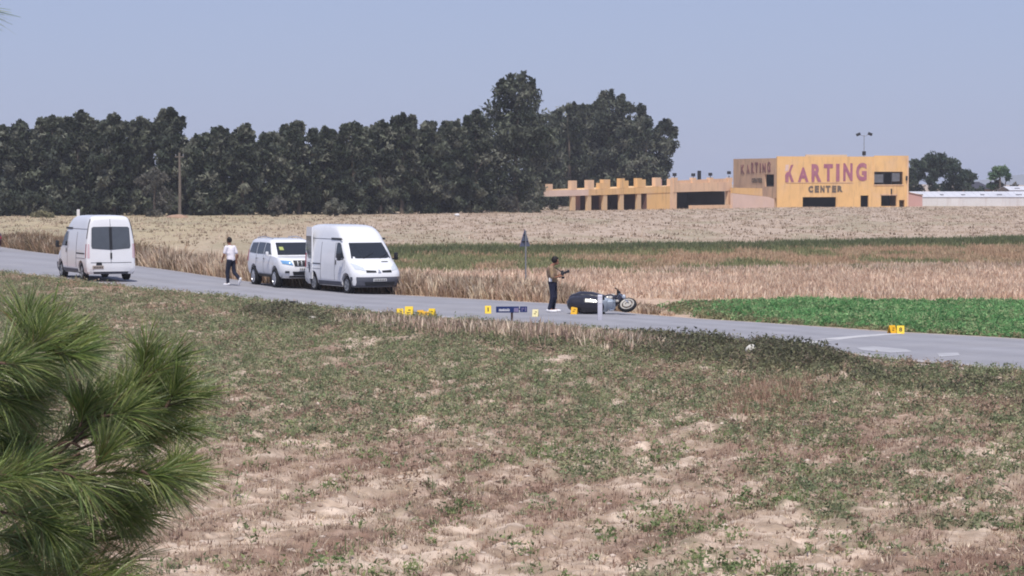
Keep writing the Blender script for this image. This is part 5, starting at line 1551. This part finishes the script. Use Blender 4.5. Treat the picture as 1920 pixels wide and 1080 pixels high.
add_box(bm, .0, .40, -.16, .16, .20, .46, bevel=.05); add_lathe(bm, [(.001, -.2), (.11, -.2), (.13, -.16), (.13, .16), (.11, .2), (.001, .2)], Matrix.Translation((.12, 0, .28)), 20)
for k in range(4): add_box(bm, .30, .46, -.13, .13, .26 + k * .045, .28 + k * .045)
mpart('engine', bm, m_silv)
bm = bmesh.new(); add_tube(bm, [(.42, .10, .34), (.40, .12, .18), (.28, .1, .12)], .03, 10); mpart('exhaust', bm, m_chrome)
bm = bmesh.new(); limb(bm, [(.08, 0, .62), (.28, 0, .68), (.44, 0, .66)], [.13, .15, .10]); mpart('fuel_tank', bm, m_gloss, vox=.016)
bm = bmesh.new()   # front fairing, open behind
limb(bm, [(.50, 0, .50), (.58, 0, .66), (.60, 0, .80)], [.10, .12, .10]); limb(bm, [(.36, .12, .40), (.46, .13, .56)], [.06, .07]); limb(bm, [(.36, -.12, .40), (.46, -.13, .56)], [.06, .07]); mpart('front_fairing', bm, m_gloss, vox=.016)
bm = bmesh.new(); add_ball(bm, (.70, 0, .76), .085, 3, (.7, 1.2, .9)); mpart('headlight', bm, m_lamp, sm=180)
bm = bmesh.new(); add_ball(bm, (.36, .0, .80), .10, 3, (1.0, 1.1, .6)); add_ball(bm, (.30, -.16, .46), .075, 3, (1.1, .6, 1.0)); add_ball(bm, (.52, -.10, .34), .055, 3, (1.1, .8, .9)); mpart('chrome_cover', bm, m_wheelr, sm=180)
bm = bmesh.new()
for s in (-.075, .075): add_tube(bm, [(.56, s, .84), (.70, s, .58), (.86, s * 1.05, .29)], [.022, .024, .028], 10)
add_tube(bm, [(.56, -.09, .84), (.56, .09, .84)], .03, 8); mpart('fork', bm, m_chrome)
hb = bmesh.new(); add_tube(hb, [(.42, .27, .88), (.52, .2, .90), (.54, 0, .88), (.52, -.2, .90), (.42, -.27, .88)], .014, 8); hb_o = mpart('handlebar', hb, m_dark)
for s in (1, -1):
    bm = bmesh.new(); add_tube(bm, [(.42, s * .27, .88), (.475, s * .23, .89)], .022, 8); mpart('grip', bm, m_tyre, hb_o)
    if s < 0: continue
    bm = bmesh.new(); add_tube(bm, [(.5, s * .21, .92), (.47, s * .30, 1.0)], .008, 6); add_ball(bm, (.47, s * .31, 1.02), .06, 2, (.35, 1.2, .75)); mpart('side_mirror', bm, m_dark, hb_o, sm=60)
bm = bmesh.new()
f = [bm.verts.new(p) for p in ((.60, -.15, .86), (.60, .15, .86), (.46, .12, 1.06), (.46, -.12, 1.06))]; bm.faces.new(f); bmesh.ops.solidify(bm, geom=bm.faces[:], thickness=.006); mpart('windscreen', bm, m_rglass)
bm = bmesh.new(); add_box(bm, -.99, -.93, -.09, .09, .62, .70, bevel=.015); mpart('tail_light', bm, m_tail)
for s in (1, -1):
    bm = bmesh.new(); add_box(bm, .06, .14, min(s * .16, s * .30), max(s * .16, s * .30), .22, .245, bevel=.006); mpart('footrest', bm, m_dark)
# rest it on the tarmac: lowest point of every part
bpy.context.view_layer.update()
lowest = min((c.matrix_world @ Vector(v.co)).z for c in MB.children_recursive if c.type == 'MESH' for v in c.data.vertices)
MB.location.z += road_z(MB.location.x, MB.location.y) - lowest - .004
bpy.context.view_layer.update()
xsv = [(c.matrix_world @ Vector(v.co)) for c in MB.children_recursive if c.type == 'MESH' for v in c.data.vertices]
cx = (min(v.x for v in xsv) + max(v.x for v in xsv)) / 2
MB.location.x += gp(1129, 594).x - cx

# ------------------------------------------------------------------ signs, post, markers
m_yellow = mat('yellow_marker_plastic', C(246, 208, 50, .85), rough=.5, var=.06, scale=9)
m_yellow2 = mat('amber_marker_plastic', C(238, 182, 44, .85), rough=.5, var=.06, scale=9)
m_pyel = mat('bleached_marker_plastic', C(232, 220, 168, .85), rough=.5, var=.06, scale=9)
m_mark = mat('dark_marker_print', C(96, 84, 36, .8), rough=.6, var=.1)
def tent(px, py, w, h, rz, m, label, glyph=None, on_road=True):
    p = gp(px, py); z = road_z(p.x, p.y) if on_road else p.z
    e = empty('evidence_marker', (p.x, p.y, z), rz); tag(e, label, 'marker', 'yellow evidence markers')
    dp = h * .42
    tilt = math.atan2(dp, h)
    for s in (1, -1):
        bm = bmesh.new(); add_box(bm, -w / 2, w / 2, -.004, .004, 0, h / math.cos(tilt), bevel=.002)
        bm.transform(Matrix.Translation((0, -s * dp, 0)) @ Matrix.Rotation(-s * tilt, 4, 'X')); from_bm('panel', bm, m, e)
    bm = bmesh.new()
    hh_ = h / math.cos(tilt)
    if glyph:
        me = text_mesh(glyph, .03); co = np.array([v.co[:] for v in me.vertices]); lo, hi = co.min(0), co.max(0)
        b2 = bmesh.new(); b2.from_mesh(me); bpy.data.meshes.remove(me)
        gw = w * (.22 if glyph == '1' else .44)
        for v in b2.verts:
            v.co = (-gw / 2 + gw * (v.co.x - lo[0]) / (hi[0] - lo[0]), -.006 - .003 * (v.co.z - lo[2]) / (hi[2] - lo[2]), hh_ * (.26 + .52 * (v.co.y - lo[1]) / (hi[1] - lo[1])))
        b2.transform(Matrix.Translation((0, -dp, 0)) @ Matrix.Rotation(-tilt, 4, 'X')); from_bm('marking', b2, m_mark, e); bm.free()
    else:
        for k in range(2):
            zc = hh_ * (.35 + .25 * k); add_box(bm, -w * .2 + k * .03, w * .12 + k * .03, -.008, -.0045, zc, zc + hh_ * .10)
        bm.transform(Matrix.Translation((0, -dp, 0)) @ Matrix.Rotation(-tilt, 4, 'X')); from_bm('marking', bm, m_mark, e)
    return e
tent(750, 594, .20, .24, R(12), m_yellow, 'leftmost yellow marker of the row above the verge grass')
tent(767, 595, .25, .32, R(-8), m_yellow, 'tallest yellow marker, right beside the leftmost one')
tent(788, 596, .20, .22, R(20), m_yellow2, 'amber marker with a white scrap behind it, left of three close together')
tent(798, 597, .22, .20, R(-14), m_yellow2, 'low amber marker in the middle of three close together')
tent(810, 596, .21, .27, R(-25), m_yellow, 'tilted yellow marker, right of three close together')
tent(915, 591, .19, .24, R(4), m_yellow, 'pale yellow marker just left of the blue street sign', '1')
tent(1004, 597, .18, .22, R(-10), m_pyel, 'bleached cream marker between the blue sign and the standing person')
tent(1077, 593, .20, .22, R(-16), m_yellow2, 'amber marker beside the tail of the fallen motorcycle')
tent(1672.5, 627, .20, .22, R(28), m_yellow2, 'left one of two yellow markers beside the green crop')
tent(1688.5, 627.5, .20, .22, R(-6), m_yellow, 'right one of two yellow markers beside the green crop', '8')
# scraps and stones
def lump(name, px, py, r, sc, m, label, cat, jit=.14, grp=None):
    p = gp(px, py); bm = bmesh.new(); add_ball(bm, (0, 0, r * sc[2] * .8), r, 2, sc, jit); o = from_bm(name, bm, m, smooth=50, loc=(p.x, p.y, p.z + .01)); tag(o, label, cat, grp); return o
m_stone = mat('pale_stone', C(226, 222, 214, .85), rough=.9, var=.12, scale=8, bump=.3)
m_dust = mat('dusty_stone', C(196, 186, 176, .85), rough=.9, var=.15, scale=8, bump=.3)
m_bag = mat('white_plastic', C(240, 240, 244, .88), rough=.4, var=.06, scale=8)
lump('stone', 1409, 666, .14, (1.0, .9, 1.05), m_stone, 'round white stone in dark weeds at the verge', 'stone')
lump('stone', 1476, 672, .05, (1.1, .9, .9), m_stone, 'tiny white stone right of the round one', 'stone')
lump('stone', 585, 605, .15, (1.1, .9, .7), m_dust, 'pale stone among weeds left of the yellow markers, largest of a pair', 'stone')
lump('stone', 608, 604, .09, (1.1, .9, .8), m_dust, 'pale stone just right of the larger stone among weeds', 'stone')
lump('stone', 538, 606, .09, (1.2, .9, .6), m_dust, 'flat pale stone lowest left of the verge stones', 'stone')
lump('stone', 655, 597, .12, (1.0, .9, .8), m_dust, 'pale pinkish stone at the left end of the tall verge grass', 'stone')
lump('stone', 803, 590, .07, (1, .9, .9), m_stone, 'white scrap of stone behind the amber markers', 'stone')
lump('litter_bag', 550, 580, .20, (1.15, .6, .40), m_bag, 'crumpled white plastic bag on the road edge below the off-roader', 'litter', .3)
lump('litter_bag', 566, 573, .08, (1.2, .8, .8), m_bag, 'small white scrap on the road edge just right of the crumpled bag', 'litter', .3)
bm = bmesh.new(); p = gp(549, 577); add_box(bm, -.12, .12, -.03, .03, .17, .23, bevel=.01); o = from_bm('litter_tray', bm, m_dark, loc=(p.x, p.y - .2, p.z)); tag(o, 'dark tray scrap lying on the crumpled white bag', 'litter')

# white delineator post in front of the motorcycle
p = gp(1125, 604); e = empty('delineator_post', (p.x, p.y, p.z)); tag(e, 'pale grey road edge post standing in front of the fallen motorcycle', 'post')
m_pp = mat('pale_grey_post', C(206, 204, 216, .85), rough=.7, var=.06, scale=5)
hh = at(1125, 553.5, p.y).z - p.z
bm = bmesh.new(); add_box(bm, -.07, .07, -.045, .045, -.1, hh - .05, bevel=.018); from_bm('post', bm, m_pp, e, smooth=40)
bm = bmesh.new(); add_box(bm, -.07, .07, -.045, .045, hh - .048, hh, bevel=.018)
for v in bm.verts: v.co.z += v.co.y * .5
from_bm('post_cap', bm, m_pp, e, smooth=40)
bm = bmesh.new(); add_box(bm, -.045, .045, -.052, -.0455, hh - .24, hh - .14, bevel=.002); from_bm('reflector', bm, m_wpost, e)

# blue street name sign
p = gp(960, 614); e = empty('street_sign', (p.x, p.y, p.z), R(3)); tag(e, 'low blue street name sign with white lettering on a dark post', 'sign')
m_sblue = mat('blue_sign_enamel', C(44, 62, 120, .75), rough=.4, var=.06, scale=6)
m_swhite = mat('white_sign_paint', C(228, 228, 238, .85), rough=.5, var=.05)
m_spurp = mat('faded_sign_paint', C(150, 140, 180, .8), rough=.6, var=.12, scale=14)
m_dpost = mat('dark_post_wood', C(92, 76, 74, .7), rough=.9, var=.2, scale=8)
k = p.y / F
Zs = lambda py: at(960, py, p.y).z - p.z
bm = bmesh.new(); add_box(bm, -.032, .032, .004, .07, -.2, Zs(575.5), bevel=.006); from_bm('post', bm, m_dpost, e)
bm = bmesh.new(); add_box(bm, -30 * k, 13 * k, -.012, .0, Zs(586), Zs(574.5), bevel=.004); bd = from_bm('name_board', bm, m_sblue, e)
bm = bmesh.new(); add_box(bm, 15 * k, 28.5 * k, -.012, .0, Zs(585.5), Zs(574.5), bevel=.004); bd2 = from_bm('number_board', bm, m_sblue, e)
bm = bmesh.new(); add_box(bm, -6 * k, 20 * k, .002, .02, Zs(581), Zs(579)); from_bm('bracket', bm, m_dpost, e)
bm = bmesh.new(); random.seed(3); a = -24.5
while a < -4:
    w_ = random.uniform(1.0, 2.0); t_ = random.uniform(578.2, 579.6)
    add_box(bm, a * k, (a + w_) * k, -.0165, -.0125, Zs(583.5), Zs(t_)); a += w_ + random.uniform(.5, .9)
add_box(bm, -25 * k, -5 * k, -.0155, -.0122, Zs(582.6), Zs(581.7)); from_bm('lettering', bm, m_swhite, bd)
bm = bmesh.new(); add_box(bm, 3.5 * k, 12 * k, -.0165, -.0125, Zs(584.8), Zs(577.5)); from_bm('faded_panel', bm, m_spurp, bd)
bm = bmesh.new()
for xx, y0, y1, ww in ((18.2, 584, 577, 1.3), (20.6, 580, 577, 1.6), (24.6, 584, 576.5, 1.6)): add_box(bm, xx * k, (xx + ww) * k, -.0165, -.0125, Zs(y0), Zs(y1))
from_bm('lettering', bm, m_spurp, bd2)

# triangular warning sign seen obliquely from behind
p = gp(984, 552); e = empty('warning_sign', (p.x, p.y, p.z), R(58 + 180)); tag(e, 'triangular road warning sign on a thin grey pole beyond the road', 'sign')
zt, zb = at(983, 429.5, p.y).z - p.z, at(983, 462, p.y).z - p.z
m_back = mat('sign_back_metal', C(112, 122, 146, .8), rough=.5, var=.08, scale=5, metallic=.2)
m_sred = mat('sign_red_border', C(160, 52, 58, .75), rough=.5, var=.05)
bm = bmesh.new(); add_tube(bm, [(0, .04, -.2), (0, .04, zt - .06)], .028, 8); from_bm('pole', bm, m_grey, e, smooth=60)
hw = .36
def tri(s, y0, y1, m, nm, par):
    zc = zb + (zt - zb) / 3
    bm = bmesh.new(); q = [(-hw * s, zc + (zb - zc) * s), (hw * s, zc + (zb - zc) * s), (0, zc + (zt - zc) * s)]
    f = [bm.verts.new((x, y0, z)) for x, z in q]; r_ = [bm.verts.new((x, y1, z)) for x, z in q]
    bm.faces.new(f); bm.faces.new(r_[::-1])
    for i in range(3): bm.faces.new((f[i], r_[i], r_[(i + 1) % 3], f[(i + 1) % 3]))
    return from_bm(nm, bm, m, par)
tp = tri(1.0, -.006, .006, m_back, 'plate', e)
tri(1.0, -.012, -.0065, m_sred, 'red_border', tp)
tri(.68, -.016, -.0125, m_swhite, 'white_field', tp)
bm = bmesh.new(); add_box(bm, -.2, .2, .0065, .02, zb + .16, zb + .20); add_box(bm, -.1, .1, .0065, .02, zb + .40, zb + .44); from_bm('clamp', bm, m_dark, e)

# ------------------------------------------------------------------ pine in the foreground
random.seed(21); rng = np.random.default_rng(21)
m_needle = mat('pine_needle', (.1, .15, .06), rough=.42, var=.12, scale=14, attr=True, spec=.5, trans=.3)
m_twig = mat('pine_twig', C(112, 88, 74, .65), rough=.9, var=.2, scale=30)
TRX, TRY = -2.75, 7.3
PINE = empty('pine_tree', (TRX, TRY, 0)); tag(PINE, 'pine tree with long bright green needles filling the lower left corner', 'tree')
PO = Vector((TRX, TRY, 0))
bm = bmesh.new(); add_tube(bm, [(0, 0, -.3), (.04, .03, 1.2), (-.02, 0, 2.6), (.03, .02, 3.8), (.0, 0, 4.9)], [.13, .115, .09, .06, .02], 12)
from_bm('trunk', bm, m_twig, PINE, smooth=60)
NC = np.array([C(150, 164, 100, .8), C(128, 148, 86, .8), C(168, 176, 118, .85), C(104, 126, 76, .75), C(160, 162, 130, .85), C(112, 134, 84, .8), C(140, 156, 92, .8), C(150, 128, 96, .75)]) * np.array([.92, .92, .74])
def bez(pts, n):
    pts = [Vector(p) for p in pts]
    out = []
    for i in range(n + 1):
        t = i / n; q = pts[:]
        while len(q) > 1: q = [q[j].lerp(q[j + 1], t) for j in range(len(q) - 1)]
        out.append(q[0])
    return out
def twig(pts, nn, ln=.125, bare=.0, r0=.0042, w=.0026, col=None):
    nn = int(nn * .66); w = w * .92; ln = ln * random.uniform(.85, 1.1)
    c = bez(pts, 10)
    bm = bmesh.new(); add_tube(bm, [p - PO for p in c], [r0 * (1 - .6 * i / 10) for i in range(11)], 6)
    tw = from_bm('branch', bm, m_twig, PINE, smooth=60)
    P = np.array([p[:] for p in c]); n = nn
    t = bare + (1 - bare) * rng.random(n) ** .75
    k = np.minimum((t * 10).astype(int), 9); fr = (t * 10 - k)[:, None]
    base = P[k] * (1 - fr) + P[k + 1] * fr
    tan = P[k + 1] - P[k]; tan /= np.linalg.norm(tan, axis=1)[:, None]
    rd = rng.normal(0, 1, (n, 3)); rd -= tan * (rd * tan).sum(1)[:, None]; rd /= np.linalg.norm(rd, axis=1)[:, None]
    phi = np.radians(np.where(t > .93, rng.uniform(3, 32, n), rng.uniform(22, 58, n)))
    d = tan * np.cos(phi)[:, None] + rd * np.sin(phi)[:, None]
    L = (ln * rng.uniform(.7, 1.15, n))[:, None]
    mid = base + d * L * .55; bend = np.zeros((n, 3)); bend[:, 2] = -.10 - .14 * rng.random(n); bend[:, :2] = rng.normal(0, .06, (n, 2))
    d2 = d + bend + rng.normal(0, .05, (n, 3)); tip = mid + d2 * L * .45
    sv = np.cross(d, rng.normal(0, 1, (n, 3))); sv /= np.linalg.norm(sv, axis=1)[:, None]; sv *= (w * rng.uniform(.7, 1.2, n) / 2)[:, None]
    V = np.stack([base - sv * .8, base + sv * .8, mid - sv, mid + sv, tip - sv * .3, tip + sv * .3], 1).reshape(-1, 3) - np.array(PO[:])
    o = np.arange(n)[:, None] * 6
    Fc = np.concatenate([o + np.array([[0, 1, 3, 2]]), o + np.array([[2, 3, 5, 4]])])
    cc = (NC if col is None else col)[np.minimum(rng.integers(0, 22, n) % 8, 7 - (rng.random(n) < .6))] * rng.uniform(.75, 1.25, (n, 1)) * np.array([1, 1, 1])
    ob = fast_mesh('needles', V, Fc, m_needle, tw, col=np.repeat(cc, 6, 0)); ob['kind'] = 'stuff'
def T(pp, d, nn=420, **kw):
    n = len(pp); dd = d if hasattr(d, '__len__') else [d] * n
    twig([at(p[0], p[1], q) for p, q in zip(pp, dd)], nn, **kw)
def shoots(pp, d, nn=420, side=3, spread=66, **kw):
    """a twig and some shorter side shoots along it"""
    T(pp, d, nn, **kw)
    side = max(1, side - 1)
    for k in range(side):
        f = (k + 1.0) / (side + 1); i = f * (len(pp) - 1); j = int(min(i, len(pp) - 2)); g = i - j
        bx = pp[j][0] * (1 - g) + pp[j + 1][0] * g; by = pp[j][1] * (1 - g) + pp[j + 1][1] * g
        dx = pp[-1][0] - pp[0][0]; dy = pp[-1][1] - pp[0][1]; l = math.hypot(dx, dy) + 1e-6
        s = 1 if k % 2 == 0 else -1
        ux, uy = dx / l * .75 - s * dy / l * .6, dy / l * .75 + s * dx / l * .6
        q = random.uniform(.5, .9) * spread
        dd = (d if not hasattr(d, '__len__') else d[0]) + random.uniform(-.18, .18)
        T([(bx, by), (bx + ux * q * .6, by + uy * q * .6), (bx + ux * q, by + uy * q - 8)], dd, int(nn * .55), **kw)
# upper mass
shoots([(-90, 740), (-20, 680), (40, 640), (66, 618)], 6.9, 420, 3)
shoots([(-80, 720), (10, 675), (80, 640), (126, 622)], 7.0, 520, 4)
shoots([(-80, 740), (20, 690), (90, 662), (138, 650)], 6.95, 520, 4)
shoots([(-90, 760), (0, 705), (70, 670), (120, 655)], 7.1, 480, 3)
shoots([(-90, 740), (-30, 690), (20, 670), (50, 660)], 6.8, 420, 2)
shoots([(-90, 790), (-20, 760), (40, 730), (80, 720)], 7.15, 420, 3)
shoots([(-100, 830), (-40, 800), (20, 770), (60, 770)], 7.2, 420, 3)
shoots([(-100, 770), (-50, 740), (0, 730), (30, 745)], 7.0, 380, 2)
# middle mass
shoots([(-90, 960), (60, 880), (150, 800), (215, 740), (250, 712)], 7.1, 700, 4, bare=.12, r0=.0042)
shoots([(110, 850), (190, 780), (265, 712), (322, 676)], 7.0, 500, 3, bare=.1)
shoots([(140, 830), (220, 780), (310, 765), (368, 745)], 7.05, 560, 3, bare=.1)
shoots([(130, 850), (220, 810), (295, 802), (350, 805)], 7.2, 520, 3, bare=.1)
T([(120, 845), (150, 800), (165, 770)], 7.15, 260)
T([(150, 820), (180, 770), (200, 745)], 7.25, 260)
T([(190, 800), (260, 775), (300, 740)], 7.25, 300)
# lower right finger and lower mass
shoots([(-80, 930), (100, 890), (240, 880), (340, 888)], 6.95, 620, 4, bare=.25)
shoots([(120, 890), (220, 915), (300, 915), (345, 900)], 7.05, 480, 3)
T([(100, 880), (140, 890), (165, 915)], 6.75, 150, ln=.15)
shoots([(-90, 930), (-40, 905), (-8, 905)], 6.7, 330, 1)
shoots([(-60, 930), (0, 890), (60, 870)], 6.8, 360, 2)
for pp, d in [([(-80, 990), (40, 950), (130, 950)], 7.1), ([(-80, 1030), (80, 990), (190, 985)], 7.15), ([(-60, 1060), (90, 1020), (220, 1010)], 7.2), ([(-60, 1090), (60, 1060), (160, 1060)], 7.1),
              ([(20, 1110), (140, 1070), (250, 1050)], 7.2), ([(-80, 1010), (0, 1000), (60, 1010)], 6.95), ([(100, 950), (200, 950), (270, 965)], 7.1), ([(60, 1120), (170, 1090), (250, 1095)], 7.0),
              ([(-80, 1070), (-10, 1060), (40, 1080)], 6.9), ([(0, 960), (70, 970), (120, 1000)], 6.85), ([(-90, 880), (-20, 860), (50, 850)], 7.3), ([(-90, 850), (-20, 820), (60, 810)], 7.3),
              ([(-80, 1120), (60, 1100), (130, 1110)], 6.95), ([(80, 930), (180, 925), (240, 935)], 7.25), ([(-60, 950), (30, 930), (110, 920)], 7.3)]:
    shoots(pp, d, 400, 2)
# bare dead twig curling in the gap
bm = bmesh.new(); add_tube(bm, [p - PO for p in bez([at(98, 872, 6.9), at(96, 840, 6.9), at(118, 815, 6.9), at(150, 838, 6.92)], 10)], .004, 6)
add_tube(bm, [p - PO for p in bez([at(98, 874, 6.9), at(122, 866, 6.9), at(150, 850, 6.9)], 6)], .004, 6); from_bm('dead_twig', bm, m_twig, PINE, smooth=60)
# needle tips reaching in at the top left corner
T([(-150, 5), (-80, 12), (-52, 18)], 7.0, 150)
# boughs that tie the shoots to the stem, and the rest of the tree out of frame
for px, py, d, z0 in ((-85, 720, 7.0, 3.55), (-95, 790, 7.1, 3.4), (-90, 950, 7.1, 3.1), (-80, 1000, 7.1, 3.0), (-70, 1070, 7.1, 2.8), (-150, 5, 7.0, 4.4)):
    e_ = at(px, py, d) - PO
    bm = bmesh.new(); add_tube(bm, bez([(0, 0, z0), (e_.x * .4, e_.y * .4, z0 + .02), e_], 8), [.03 - .002 * i for i in range(9)], 7); from_bm('bough', bm, m_twig, PINE, smooth=60)
for k in range(26):
    a = random.uniform(R(100), R(330)); z = random.uniform(1.6, 4.6); L = (5.2 - z) * .42
    s_ = PO + Vector((0, 0, z)); e_ = s_ + Vector((math.cos(a) * L, math.sin(a) * L, .1))
    if e_.x > -1.75: continue
    twig([s_, s_.lerp(e_, .6) + Vector((0, 0, -.05)), e_], 380, bare=.35, r0=.012)
